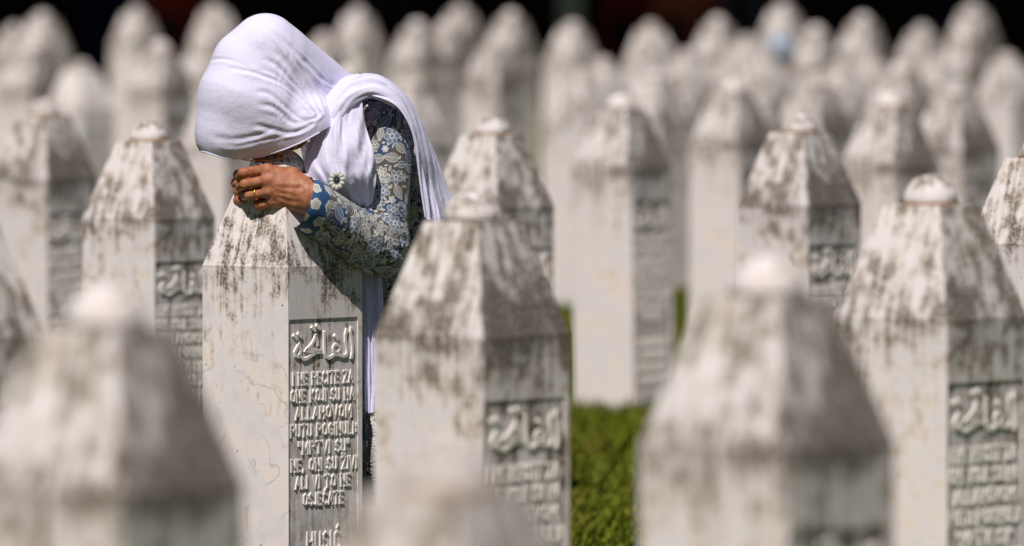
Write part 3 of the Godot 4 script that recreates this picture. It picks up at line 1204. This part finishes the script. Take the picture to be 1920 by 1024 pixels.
func relax(net: Array, times: int) -> void:             # relax a mesh a little towards the mean of its neighbours
	var t: PackedInt32Array = net[1]
	for pass_ in times:
		var v: PackedVector3Array = net[0]
		var sum := PackedVector3Array()
		sum.resize(v.size())
		var cnt := PackedFloat32Array()
		cnt.resize(v.size())
		for i in range(0, t.size(), 3):
			for k in 3:
				var a := t[i + k]
				sum[a] += v[t[i + (k + 1) % 3]] + v[t[i + (k + 2) % 3]]
				cnt[a] += 2.0
		for i in v.size():
			if cnt[i] > 0.0:
				v[i] = v[i].lerp(sum[i] / cnt[i], 0.5)
		net[0] = v

func cloth_mesh(net: Array, f: Field, axes: Dictionary, pick: Callable, tile: float) -> ArrayMesh:
	var v: PackedVector3Array = net[0]
	var t: PackedInt32Array = net[1]
	var nn := normals_of(v, t)
	var ov := PackedVector3Array()
	var on := PackedVector3Array()
	var ouv := PackedVector2Array()
	var ot := PackedInt32Array()
	var made := {}
	for i in range(0, t.size(), 3):
		var c := (v[t[i]] + v[t[i + 1]] + v[t[i + 2]]) / 3.0
		var r := f.region_at(c)
		if not pick.call(c, r):
			continue
		for k in 3:
			var key := t[i + k] * 8 + r
			if not made.has(key):
				made[key] = ov.size()
				var p := v[t[i + k]]
				ov.append(p)
				on.append(nn[t[i + k]])
				var ax: Array = axes[r]
				var d: Vector3 = ax[1]
				var q: Vector3 = p - ax[0]
				var along := q.dot(d)
				q -= d * along
				var ref: Vector3 = (Vector3(0, 0, 1) - d * d.z).normalized()
				var ang := atan2(q.dot(d.cross(ref)), q.dot(ref))
				ouv.append(Vector2(along + ax[3], ang * ax[2]) / tile)
			ot.append(made[key])
	return commit(ov, ot, ouv, PackedColorArray(), on)

func woman() -> void:
	var base := Vector3(-0.17, 0.0, -15.45)
	var o := thing("person", "woman in white headscarf and blue-grey brocade dress bowed over a gravestone", "person")
	o.position = base
	var put := func(called: String, mesh: Mesh, m: Material, parent: Node) -> MeshInstance3D:
		var x := part(called, mesh, m, parent)
		if parent == o:
			x.position = -base
		return x

	# --- body: head, neck, arms, hands, legs in one mesh
	var skin := [PackedVector3Array(), PackedInt32Array()]
	var f := Field.new()
	f.ell(W(476, 188, 15.145), Vector3(0.086, 0.090, 0.066), Basis(), 0.02)
	f.cone(W(495, 222, 15.15), W(548, 252, 15.16), 0.050, 0.030, 0.03)
	f.cone(W(452, 262, 15.145), W(500, 268, 15.145), 0.026, 0.024, 0.03)     # brow and cheekbones
	f.cone(W(470, 278, 15.145), W(492, 300, 15.145), 0.009, 0.012, 0.014)    # nose
	f.cone(W(524, 284, 15.125), W(524, 284, 15.165), 0.010, 0.010, 0.012)    # lips
	f.ell(W(505, 208, 15.078), Vector3(0.018, 0.028, 0.009), Basis(), 0.006) # ear
	f.ell(W(505, 208, 15.212), Vector3(0.018, 0.028, 0.009), Basis(), 0.006)
	f.cone(W(540, 200, 15.18), W(650, 232, 15.31), 0.042, 0.048, 0.03)
	add_net(skin, f.net(0.006))
	var C := W(571, 380, 15.046)
	var E := W(712, 464, 15.19)
	f = Field.new()
	f.cone(W(575, 368, 15.066), W(712, 460, 15.19), 0.026, 0.036, 0.02)
	f.cone(W(712, 460, 15.19), W(728, 246, 15.22), 0.036, 0.030, 0.02)
	f.cone(W(590, 368, 15.26), W(640, 440, 15.42), 0.026, 0.036, 0.02)
	f.cone(W(640, 440, 15.42), W(614, 245, 15.43), 0.036, 0.030, 0.02)
	add_net(skin, f.net(0.012))
	# near hand: back of the hand to the lens, fingers closing round the dome
	f = Field.new()
	var mcp := [W(502, 317, 15.060), W(500, 338, 15.053), W(503, 360, 15.055), W(511, 379, 15.062)]
	var pip := [W(455, 324, 15.078), W(458, 346, 15.068), W(467, 366, 15.071), W(486, 385, 15.074)]
	var dip := [W(449, 333, 15.106), W(450, 351, 15.102), W(459, 368, 15.100), W(480, 384, 15.096)]
	var tip := [W(463, 335, 15.122), W(465, 352, 15.120), W(474, 368, 15.118), W(494, 383, 15.110)]
	var wr := [W(584, 359, 15.062), W(588, 366, 15.058), W(583, 377, 15.059), W(578, 385, 15.064)]
	var rad := [0.0102, 0.0105, 0.0100, 0.0088]
	for k in 4:
		f.cone(wr[k], mcp[k], 0.0168, rad[k] * 1.12, 0.016)
	f.cone(W(614, 384, 15.085), W(584, 370, 15.062), 0.027, 0.0235, 0.02)
	f.cone(wr[0], W(548, 332, 15.072), 0.0165, 0.0155, 0.016)
	f.cone(W(548, 330, 15.075), W(515, 321, 15.098), 0.015, 0.011, 0.012)
	f.cone(W(515, 321, 15.098), W(486, 320, 15.104), 0.010, 0.0085, 0.006)
	for k in 4:
		f.ell(mcp[k] + Vector3(0, 0, 0.003), Vector3(0.0105, 0.0088, 0.0100), Basis(), 0.004)
		f.cone(mcp[k], pip[k], rad[k] * 0.98, rad[k] * 0.92, 0.0022)
		f.cone(pip[k], dip[k], rad[k] * 0.90, rad[k] * 0.80, 0.003)
		f.cone(dip[k], tip[k], rad[k] * 0.80, rad[k] * 0.68, 0.003)
	f.cone(W(505, 344, 15.084), W(470, 352, 15.096), 0.015, 0.011, 0.004)
	f.cone(W(512, 366, 15.084), W(484, 370, 15.094), 0.012, 0.009, 0.004)
	var hand := f.net(0.0025)
	crease(hand, [[3.0, 1.2, 575, 352, 545, 352, 520, 349], [2.5, 1.0, 560, 372, 540, 364, 524, 362], [3.0, 1.2, 566, 380, 540, 376, 520, 369], [2.2, 0.8, 462, 317, 463, 336], [2.2, 0.8, 465, 338, 466, 358],
		[4.0, 1.0, 585, 345, 580, 395]])
	add_net(skin, hand)
	# far hand, mostly behind the near one
	f = Field.new()
	for k in 4:
		var y := 322.0 + 16.0 * k
		f.cone(W(575, y * 0.6 + 140.0, 15.235), W(505, y, 15.205), 0.018, 0.012, 0.014)
		f.cone(W(505, y, 15.205), W(462, y + 2, 15.165), 0.011, 0.0098, 0.004)
		f.cone(W(462, y + 2, 15.165), W(446 - (4 if k == 1 else 0), y + 5, 15.135), 0.0098, 0.009, 0.003)
		f.cone(W(446 - (4 if k == 1 else 0), y + 5, 15.135), W(452, y + 5, 15.118), 0.009, 0.008, 0.003)
	f.cone(W(560, 330, 15.235), W(520, 312, 15.215), 0.016, 0.012, 0.01)
	f.cone(W(520, 312, 15.215), W(490, 312, 15.205), 0.011, 0.009, 0.004)
	f.cone(W(600, 372, 15.28), W(572, 350, 15.235), 0.027, 0.020, 0.02)
	add_net(skin, f.net(0.0035))
	# legs
	f = Field.new()
	for s in [-1.0, 1.0]:
		var hp := W(835, 610, 15.60) + Vector3(0.07 * s, 0, 0.07 * s)
		var kn := W(738, 835, 15.31) + Vector3(0.06 * s, 0, 0.06 * s)
		var an := W(775, 1110, 15.52) + Vector3(0.06 * s, 0, 0.06 * s)
		f.cone(hp, kn, 0.085, 0.055, 0.03)
		f.cone(kn, an, 0.05, 0.034, 0.02)
		f.cone(an, an + Vector3(-0.09, -0.045, 0.09), 0.034, 0.026, 0.02)
	add_net(skin, f.net(0.014))
	var body: MeshInstance3D = put.call("body", commit(skin[0], skin[1]), M.skin, o)
	# eyes, lashes in shade
	for dz in [-0.032, 0.032]:
		var em := SphereMesh.new()
		em.radius = 0.011
		em.height = 0.022
		em.radial_segments = 16
		em.rings = 8
		part("eye", em, M.eye, body).position = W(462, 285, 15.145 + dz)
	# shoes
	for s in [-1.0, 1.0]:
		f = Field.new()
		var an := W(775, 1110, 15.52) + Vector3(0.06 * s, 0, 0.06 * s)
		an.y = 0.04
		f.cone(an + Vector3(0.03, 0, -0.03), an + Vector3(-0.05, 0.0, 0.05), 0.038, 0.04, 0.02)
		f.cone(an + Vector3(-0.05, 0, 0.05), an + Vector3(-0.12, -0.01, 0.12), 0.04, 0.03, 0.02)
		var sn := f.net(0.01)
		put.call("shoe", commit(sn[0], sn[1]), M.dark, o)

	# --- dress with sleeves
	var d := Field.new()
	d.cone(W(664, 232, 15.33), W(765, 480, 15.46), 0.078, 0.100, 0.03, 3)
	d.cone(W(612, 236, 15.44), W(728, 240, 15.24), 0.052, 0.052, 0.03, 3)
	d.cone(W(770, 480, 15.46), W(842, 610, 15.60), 0.11, 0.16, 0.05, 4)
	d.cone(W(842, 610, 15.60), W(738, 835, 15.31), 0.16, 0.115, 0.05, 4)
	d.cone(W(738, 835, 15.31), W(760, 1130, 15.52), 0.115, 0.13, 0.06, 4)
	d.cone(W(842, 640, 15.60), W(835, 1130, 15.62), 0.16, 0.19, 0.08, 4)
	d.cone(C, W(680, 450, 15.155), 0.0500, 0.0500, 0.012, 1)
	d.cone(W(680, 450, 15.155), E, 0.0500, 0.0520, 0.012, 1)
	d.cone(E, W(732, 240, 15.21), 0.0520, 0.0470, 0.022, 2)
	d.cone(W(586, 378, 15.26), W(640, 440, 15.42), 0.042, 0.05, 0.012, 5)
	d.cone(W(640, 440, 15.42), W(606, 235, 15.44), 0.05, 0.05, 0.02, 5)
	var net := d.net(0.0075)
	crease(net, [
		[4.0, 5.5, 661, 388, 658, 410, 655, 440, 648, 478],
		[6.0, 8.0, 698, 418, 716, 436, 735, 446, 760, 450],
		[5.0, 6.0, 718, 452, 738, 464, 756, 478, 766, 500],
		[4.5, 5.0, 650, 470, 662, 486, 680, 512],
		[7.0, 4.0, 735, 470, 712, 498, 690, 508],
		[5.0, 7.0, 786, 268, 787, 320, 786, 380, 775, 440],
		[6.0, 4.0, 690, 262, 715, 330, 722, 400],
		[5.0, 3.0, 700, 395, 735, 410, 765, 412],
		[5.0, 3.0, 622, 402, 616, 430, 606, 458]])
	var far_end := W(588, 380, 15.265)
	var ax1 := (E - C).normalized()
	var rim := W(577, 388, 15.004)
	var rn := Vector3(0.90, -0.31, -0.30).normalized()
	var ax5 := (W(640, 440, 15.42) - far_end).normalized()
	net = clip(net, func(p: Vector3) -> float:
		var r := d.region_at(p)
		if r == 1:
			return (p - rim).dot(rn)
		if r == 5 and p.y < 0.98:
			return (p - far_end).dot(ax5)
		return p.y - 0.03)
	var axes := {
		1: [C, ax1, 0.046, 0.0], 2: [E, (W(738, 236, 15.21) - E).normalized(), 0.050, 0.11], 3: [W(652, 210, 15.33), (W(770, 480, 15.46) - W(652, 210, 15.33)).normalized(), 0.10, 0.05],
		4: [W(842, 610, 15.6), Vector3.DOWN, 0.16, 0.0], 5: [far_end, ax5, 0.046, 0.0]}
	var dress: MeshInstance3D = put.call("dress", cloth_mesh(net, d, axes, func(p: Vector3, r: int) -> bool: return r != 1 or (p - rim).dot(rn) > 0.040, 0.30), M.dress, o)
	part("cuff", cloth_mesh(net, d, axes, func(p: Vector3, r: int) -> bool: return r == 1 and (p - rim).dot(rn) <= 0.040, 0.066), M.cuff, dress)

	# --- headscarf
	var h := Field.new()
	h.cone(W(498, 90, 15.15), W(642, 180, 15.27), 0.066, 0.043, 0.02)
	h.cone(W(492, 96, 15.15), W(462, 178, 15.145), 0.064, 0.088, 0.006)
	h.ell(W(461, 120, 15.147), Vector3(0.065, 0.066, 0.064), Basis(), 0.012)
	h.ell(W(467, 196, 15.145), Vector3(0.098, 0.112, 0.079), Basis(), 0.012)
	h.cone(W(500, 200, 15.145), W(602, 232, 15.20), 0.076, 0.020, 0.025)
	h.cone(W(520, 122, 15.155), W(604, 196, 15.215), 0.066, 0.044, 0.02)
	h.cone(W(548, 165, 15.165), W(604, 225, 15.22), 0.052, 0.028, 0.025)
	h.cone(W(430, 250, 15.145), W(560, 236, 15.15), 0.066, 0.070, 0.02)
	var hood := h.net(0.0033)
	var z1 := func(a: Array) -> Array:            # traced on an enlargement of the scarf
		var q := [a[0], a[1]]
		for i in range(2, a.size(), 2):
			q.append(340.0 + a[i] / 3.658)
			q.append(a[i + 1] / 3.658)
		return q
	crease(hood, [
		z1.call([3.2, 4.1, 590, 170, 700, 300, 790, 440, 900, 640, 965, 770]), z1.call([2.9, 3.7, 610, 230, 700, 420, 800, 560, 900, 720, 945, 795]),
		z1.call([2.9, 3.4, 590, 310, 680, 400, 770, 490, 885, 670, 950, 790]), z1.call([2.7, 3.9, 290, 468, 420, 480, 560, 520, 700, 580, 820, 690, 930, 795]),
		z1.call([2.9, 3.4, 540, 395, 640, 440, 760, 560, 880, 690, 940, 790]), z1.call([3.2, 4.1, 490, 628, 600, 642, 720, 740, 830, 825, 935, 805]),
		z1.call([3.2, 4.1, 510, 712, 640, 742, 760, 836, 900, 845]), z1.call([3.5, 3.9, 470, 850, 620, 885, 760, 912, 905, 855]),
		z1.call([3.5, 3.7, 640, 205, 800, 370, 950, 520, 1040, 590]), z1.call([3.2, 3.2, 840, 400, 920, 500, 1010, 610]), z1.call([2.1, 2.8, 160, 418, 280, 404, 400, 436, 470, 470]),
		z1.call([2.9, 3.0, 640, 330, 760, 450, 870, 600, 960, 740]), z1.call([4.8, 2.5, 180, 930, 330, 960, 480, 940, 600, 900]),
		z1.call([2.7, 2.8, 700, 250, 820, 420, 930, 600, 980, 720]), z1.call([2.2, 2.2, 520, 470, 640, 510, 760, 610, 900, 770]), z1.call([2.2, 2.0, 620, 560, 730, 640, 850, 760, 940, 810]), z1.call([2.2, 2.0, 660, 240, 780, 410, 900, 580, 990, 700]), z1.call([2.2, 1.8, 740, 250, 880, 400, 1000, 530, 1060, 590]), z1.call([2.4, 1.8, 560, 780, 700, 820, 800, 870, 900, 850]), z1.call([3.0, 1.6, 200, 980, 380, 1000, 560, 960, 740, 920])])
	relax(hood, 1)
	var hem := [[360, 282], [386, 285], [418, 296], [454, 297.5], [492, 293], [536, 279], [565, 267], [594, 251], [628, 232], [700, 210]]
	var raw_count: int = hood[0].size()
	hood = clip(hood, func(p: Vector3) -> float:
		var q := pix(p)
		for i in hem.size() - 1:
			if q.x < hem[i + 1][0]:
				return lerpf(hem[i][1], hem[i + 1][1], (q.x - hem[i][0]) / (hem[i + 1][0] - hem[i][0])) - q.y
		return 210.0 - q.y)
	var bins := {}
	for i in range(raw_count, hood[0].size()):
		var p: Vector3 = hood[0][i]
		if p.z > -15.13:
			var key := int(pix(p).x / 7.0)
			if not bins.has(key):
				bins[key] = [Vector3.ZERO, 0]
			bins[key][0] += p
			bins[key][1] += 1
	var keys := bins.keys()
	keys.sort()
	var seam := []
	for k in keys:
		if bins[k][1] > 1 and k * 7.0 < 596.0:
			seam.append(bins[k][0] / bins[k][1])
	add_net(hood, tube(seam, func(_s: float, _a: float) -> float: return 0.0017, seam.size() * 3, 8))
	var scarf: MeshInstance3D = put.call("headscarf", commit(hood[0], hood[1]), M.scarf, o)
	# rolled neck wrap
	var strands := [
		[[W(594, 262, 15.19), W(609, 228, 15.165), W(632, 188, 15.15), W(660, 162, 15.16), W(694, 158, 15.20), W(735, 178, 15.26)], 0.019, 0.0],
		[[W(606, 262, 15.175), W(620, 226, 15.145), W(640, 194, 15.135), W(660, 168, 15.14), W(700, 160, 15.16), W(742, 180, 15.20)], 0.016, 1.3],
		[[W(600, 272, 15.17), W(622, 240, 15.14), W(640, 206, 15.125), W(662, 182, 15.125), W(700, 172, 15.135), W(744, 194, 15.155)], 0.014, 2.6],
		[[W(600, 252, 15.21), W(612, 212, 15.20), W(634, 178, 15.20), W(660, 158, 15.23), W(698, 158, 15.26), W(740, 182, 15.30)], 0.020, 4.1]]
	var roll := [PackedVector3Array(), PackedInt32Array()]
	for st in strands:
		var r0: float = st[1]
		var ph: float = st[2]
		add_net(roll, tube(st[0], func(s: float, a: float) -> float: return r0 * (0.55 + 0.45 * sin(PI * clampf(s * 0.8 + 0.15, 0.0, 1.0))) * (1.0 + 0.10 * cos(3.0 * a + 5.0 * s + ph) + 0.05 * cos(7.0 * a - 9.0 * s + ph)), 60, 40, 1.0))
	part("neck_wrap", commit(roll[0], roll[1]), M.scarf, scarf)
	var wave := FastNoiseLite.new()
	wave.seed = 5
	wave.frequency = 0.03
	wave.fractal_octaves = 2
	# tail over the shoulder
	var tail := sheet(
		[W(664, 176, 15.125), W(705, 182, 15.128), W(742, 200, 15.132), W(766, 236, 15.135), W(780, 285, 15.14), W(788, 345, 15.15), W(796, 408, 15.16)],
		[W(668, 140, 15.27), W(708, 141, 15.29), W(750, 172, 15.32), W(784, 218, 15.34), W(814, 285, 15.35), W(838, 348, 15.35), W(860, 396, 15.33)], 70, 110,
		func(u: float, s: float) -> Vector3:
			var bulge := 4.0 * u * (1.0 - u)
			var fold := 0.009 * wave.get_noise_2d(u * 80.0 + 300.0, s * 40.0) + 0.005 * wave.get_noise_2d(u * 200.0 + 300.0, s * 70.0)
			var open := 0.55 + 0.9 * s
			return Vector3(0.012 * bulge * (1.0 - s), 0.016 * bulge * (1.0 - 0.6 * s) - 0.022 * s * s * s * sin(PI * u) , 0.030 * bulge) + Vector3(0.35, 0.25, 0.9) * fold * open)
	part("scarf_tail", commit(tail[0], tail[1]), M.scarf, scarf)
	# front drape with the long end that hangs past the elbow
	var drape := sheet(
		[W(596, 240, 15.160), W(576, 276, 15.140), W(571, 312, 15.13), W(583, 340, 15.13), W(612, 376, 15.14), W(648, 414, 15.20), W(670, 470, 15.25), W(679, 560, 15.205), W(681, 650, 15.195), W(682, 720, 15.195), W(684, 778, 15.195)],
		[W(676, 178, 15.130), W(684, 226, 15.125), W(697, 274, 15.118), W(706, 312, 15.118), W(704, 350, 15.122), W(698, 400, 15.17), W(710, 470, 15.26), W(718, 560, 15.215), W(718, 650, 15.205), W(716, 720, 15.205), W(711, 770, 15.205)], 80, 170,
		func(u: float, s: float) -> Vector3:
			var bulge := 4.0 * u * (1.0 - u)
			var up := smoothstep(0.42, 0.30, s)
			var fan := lerpf(1.0, 1.5, clampf(s * 3.0, 0.0, 1.0))
			var fold := 0.011 * wave.get_noise_2d(u * 75.0 * fan, s * 90.0) + 0.0055 * wave.get_noise_2d(u * 190.0, s * 130.0 + 40.0)
			return Vector3(0, 0, 0.030 * bulge * up) + Vector3(0.15, 0.05, 1.0) * fold * (1.0 if s < 0.5 else 0.8))
	part("scarf_drape", commit(drape[0], drape[1]), M.scarf, scarf)

	# --- brooch of white beads round a dark green stone
	var best := 1e9
	var spot := Vector3.ZERO
	for p: Vector3 in drape[0]:
		var e := pix(p).distance_to(Vector2(632, 338))
		if e < best:
			best = e
			spot = p
	spot += Vector3(0, 0, 0.006)
	var br := Node3D.new()
	br.name = "brooch"
	o.add_child(br)
	br.position = spot - base
	br.rotation = Vector3(-0.15, -0.25, 0.0)
	br.scale = Vector3.ONE * 0.9
	var bm := SphereMesh.new()
	bm.radius = 0.0046
	bm.height = 0.0092
	bm.radial_segments = 16
	bm.rings = 8
	for k in 11:
		var a := TAU * k / 11.0 + 0.2
		var b := part("bead", bm, M.bead, br)
		b.position = Vector3(cos(a) * 0.0125, sin(a) * 0.0145, 0.001)
		b.basis = Basis(Vector3(0, 0, 1), a) * Basis.from_scale(Vector3(1.35, 1.0, 0.95))
	var gm := SphereMesh.new()
	gm.radius = 0.0075
	gm.height = 0.009
	gm.radial_segments = 10
	gm.rings = 5
	part("green_stone", gm, M.green, br)

	# --- ring, glasses
	var tm := TorusMesh.new()
	tm.inner_radius = 0.0100
	tm.outer_radius = 0.0124
	tm.rings = 32
	tm.ring_segments = 8
	var rg: MeshInstance3D = put.call("finger_ring", tm, M.gold, o)
	var fd: Vector3 = (pip[2] - mcp[2]).normalized()
	rg.basis = Basis(fd.cross(Vector3(0, 0, 1)).normalized(), fd, fd.cross(Vector3(0, 0, 1)).normalized().cross(fd).normalized())
	rg.position = mcp[2].lerp(pip[2], 0.58) - base
	var gl := [PackedVector3Array(), PackedInt32Array()]
	add_net(gl, tube([W(452, 298, 15.118), W(490, 301, 15.116), W(524, 298, 15.112), W(538, 292, 15.108), W(556, 272, 15.106), W(540, 250, 15.10)], func(_s: float, _a: float) -> float: return 0.0007, 40, 8))
	add_net(gl, tube([W(452, 299, 15.21), W(500, 301, 15.214), W(540, 260, 15.212)], func(_s: float, _a: float) -> float: return 0.0007, 20, 8))
	add_net(gl, tube([W(450, 299, 15.078), W(449, 300, 15.15), W(450, 299, 15.212)], func(_s: float, _a: float) -> float: return 0.0008, 20, 8))
	put.call("glasses", commit(gl[0], gl[1]), M.gold, o)

	# --- paper tissue in her hands
	var tis := sheet([W(464, 316, 15.108), W(468, 308, 15.108), W(470, 301, 15.114)], [W(494, 316, 15.106), W(492, 310, 15.106), W(490, 305, 15.112)], 16, 12,
		func(u: float, s: float) -> Vector3: return Vector3(0, 0.001 * sin(u * 9.0), 0.003 * sin(u * 11.0 + s * 6.0) + 0.002 * cos(s * 9.0)))
	var ti := part(numbered("paper_tissue"), commit(tis[0], tis[1]), M.tissue, self)
	tag(ti, "crumpled white tissue pinched between the woman's hands and her face", "tissue")
	# --- dark handbag hung between the stone and her knee
	var hb := thing("handbag", "black handbag hanging behind the leaned-on stone by the woman's knee", "bag")
	hb.position = W(630, 1000, 15.19)
	var at := hb.position
	var bb := Field.new()
	bb.cone(Vector3(-0.08, 0.0, 0), Vector3(0.03, 0.0, 0), 0.03, 0.03, 0.02)
	bb.cone(Vector3(-0.09, -0.10, 0), Vector3(0.03, -0.10, 0), 0.036, 0.036, 0.05)
	var bn := bb.net(0.01)
	part("bag_body", commit(bn[0], bn[1]), M.dark, hb)
	var sp := tube([W(640, 990, 15.175) - at, W(676, 930, 15.175) - at, W(687, 860, 15.18) - at, W(693, 812, 15.18) - at, W(690, 782, 15.18) - at, W(685, 776, 15.18) - at, W(680, 810, 15.175) - at, W(664, 900, 15.175) - at, W(620, 985, 15.18) - at], func(_s: float, a: float) -> float: return 0.0024 + 0.0006 * cos(2.0 * a), 60, 10)
	part("strap", commit(sp[0], sp[1]), M.dark, hb)

func crowd() -> void:
	var list := [
		[316, 56.4, "person in a red top crouching at the edge of the added dark hall", Color(0.03, 0.03, 0.04), Color(0.38, 0.04, 0.025), true],
		[1166, 57.6, "person in a maroon top crouching near the pale post", Color(0.04, 0.02, 0.02), Color(0.26, 0.03, 0.03), true],
		[1268, 56.2, "person in a rust orange top crouching inside the added dark hall", Color(0.05, 0.04, 0.03), Color(0.45, 0.10, 0.05), true],
		[1388, 57.4, "person in slate blue clothes standing inside the added dark hall", Color(0.10, 0.11, 0.16), Color(0.08, 0.09, 0.12), false],
		[205, 58.0, "person in navy clothes standing inside the added dark hall", Color(0.02, 0.03, 0.12), Color(0.03, 0.04, 0.16), false],
		[735, 58.5, "person in charcoal clothes standing inside the added dark hall", Color(0.05, 0.05, 0.06), Color(0.04, 0.04, 0.05), false],
		[1745, 59.0, "person in dark violet clothes standing inside the added dark hall", Color(0.04, 0.03, 0.08), Color(0.03, 0.03, 0.06), false]]
	for p in list:
		var z: float = p[1]
		figure("person", p[2], Vector3((p[0] - 960.0) * z / F, ground_y(55.0) + 0.05, -z), rng.randf_range(-0.8, 0.8), {"top": p[4], "legs": p[3], "hair": Color(0.03, 0.02, 0.02)}, p[5])
	figure("person", "person in pale blue crouching among the distant gravestones", Vector3((1440 - 960.0) * 39.6 / F, ground_y(39.6) - 0.0, -39.6), 2.7, {"top": Color(0.30, 0.36, 0.46), "legs": Color(0.08, 0.10, 0.16), "hair": Color(0.35, 0.4, 0.5)}, true, 0.84)

func grass() -> void:
	var v := PackedVector3Array()
	var t := PackedInt32Array()
	var nn := PackedVector3Array()
	var lr := RandomNumberGenerator.new()
	lr.seed = 8
	for k in 8:
		var a := lr.randf() * TAU
		var d := Vector3(cos(a), 0, sin(a))
		var s := Vector3(-d.z, 0, d.x) * 0.0026
		var b := d * lr.randf() * 0.022
		var tall := lr.randf_range(0.02, 0.055)
		var m := b + d * tall * 0.25 + Vector3(0, tall * 0.65, 0)
		var e := b + d * tall * 0.8 + Vector3(0, tall, 0)
		var i := v.size()
		for p in [b - s, b + s, m - s * 0.8, m + s * 0.8, e]:
			v.append(p)
			nn.append((Vector3.UP * 1.2 - d * 0.5).normalized())
		t.append_array([i, i + 1, i + 2, i + 1, i + 3, i + 2, i + 2, i + 3, i + 4])
	var mesh := commit(v, t, PackedVector2Array(), PackedColorArray(), nn)
	var m := mat(Color.WHITE, 0.7)
	m.vertex_color_use_as_albedo = true
	m.backlight_enabled = true
	m.backlight = Color(0.4, 0.45, 0.2)
	mesh.surface_set_material(0, m)
	var mm := MultiMesh.new()
	mm.transform_format = MultiMesh.TRANSFORM_3D
	mm.use_colors = true
	mm.mesh = mesh
	var n := 110000
	mm.instance_count = n
	var hue := FastNoiseLite.new()
	hue.frequency = 2.2
	for i in n:
		var z := lerpf(14.0, 36.0, lr.randf()) if i < 100000 else lerpf(5.0, 52.0, lr.randf())
		var x := lr.randf_range(-1.0, 1.0) * (z * 0.066 + 0.8)
		var s := lr.randf_range(0.7, 1.3)
		mm.set_instance_transform(i, Transform3D(Basis(Vector3.UP, lr.randf() * TAU).scaled(Vector3(s, s * lr.randf_range(0.7, 1.2), s)), Vector3(x, ground_y(z) - 0.002, -z)))
		var k := clampf(hue.get_noise_2d(x * 2.0, z * 2.0) * 1.4 + lr.randf_range(-0.25, 0.25) + 0.3, 0.0, 1.0)
		mm.set_instance_color(i, Color(0.38, 0.50, 0.034).lerp(Color(0.66, 0.53, 0.13), k * k) * lr.randf_range(0.7, 1.25))
	var o := MultiMeshInstance3D.new()
	o.name = "grass"
	o.multimesh = mm
	o.set_meta("kind", "stuff")
	tag(o, "short green turf with dry patches between the gravestones", "grass")
	add_child(o)
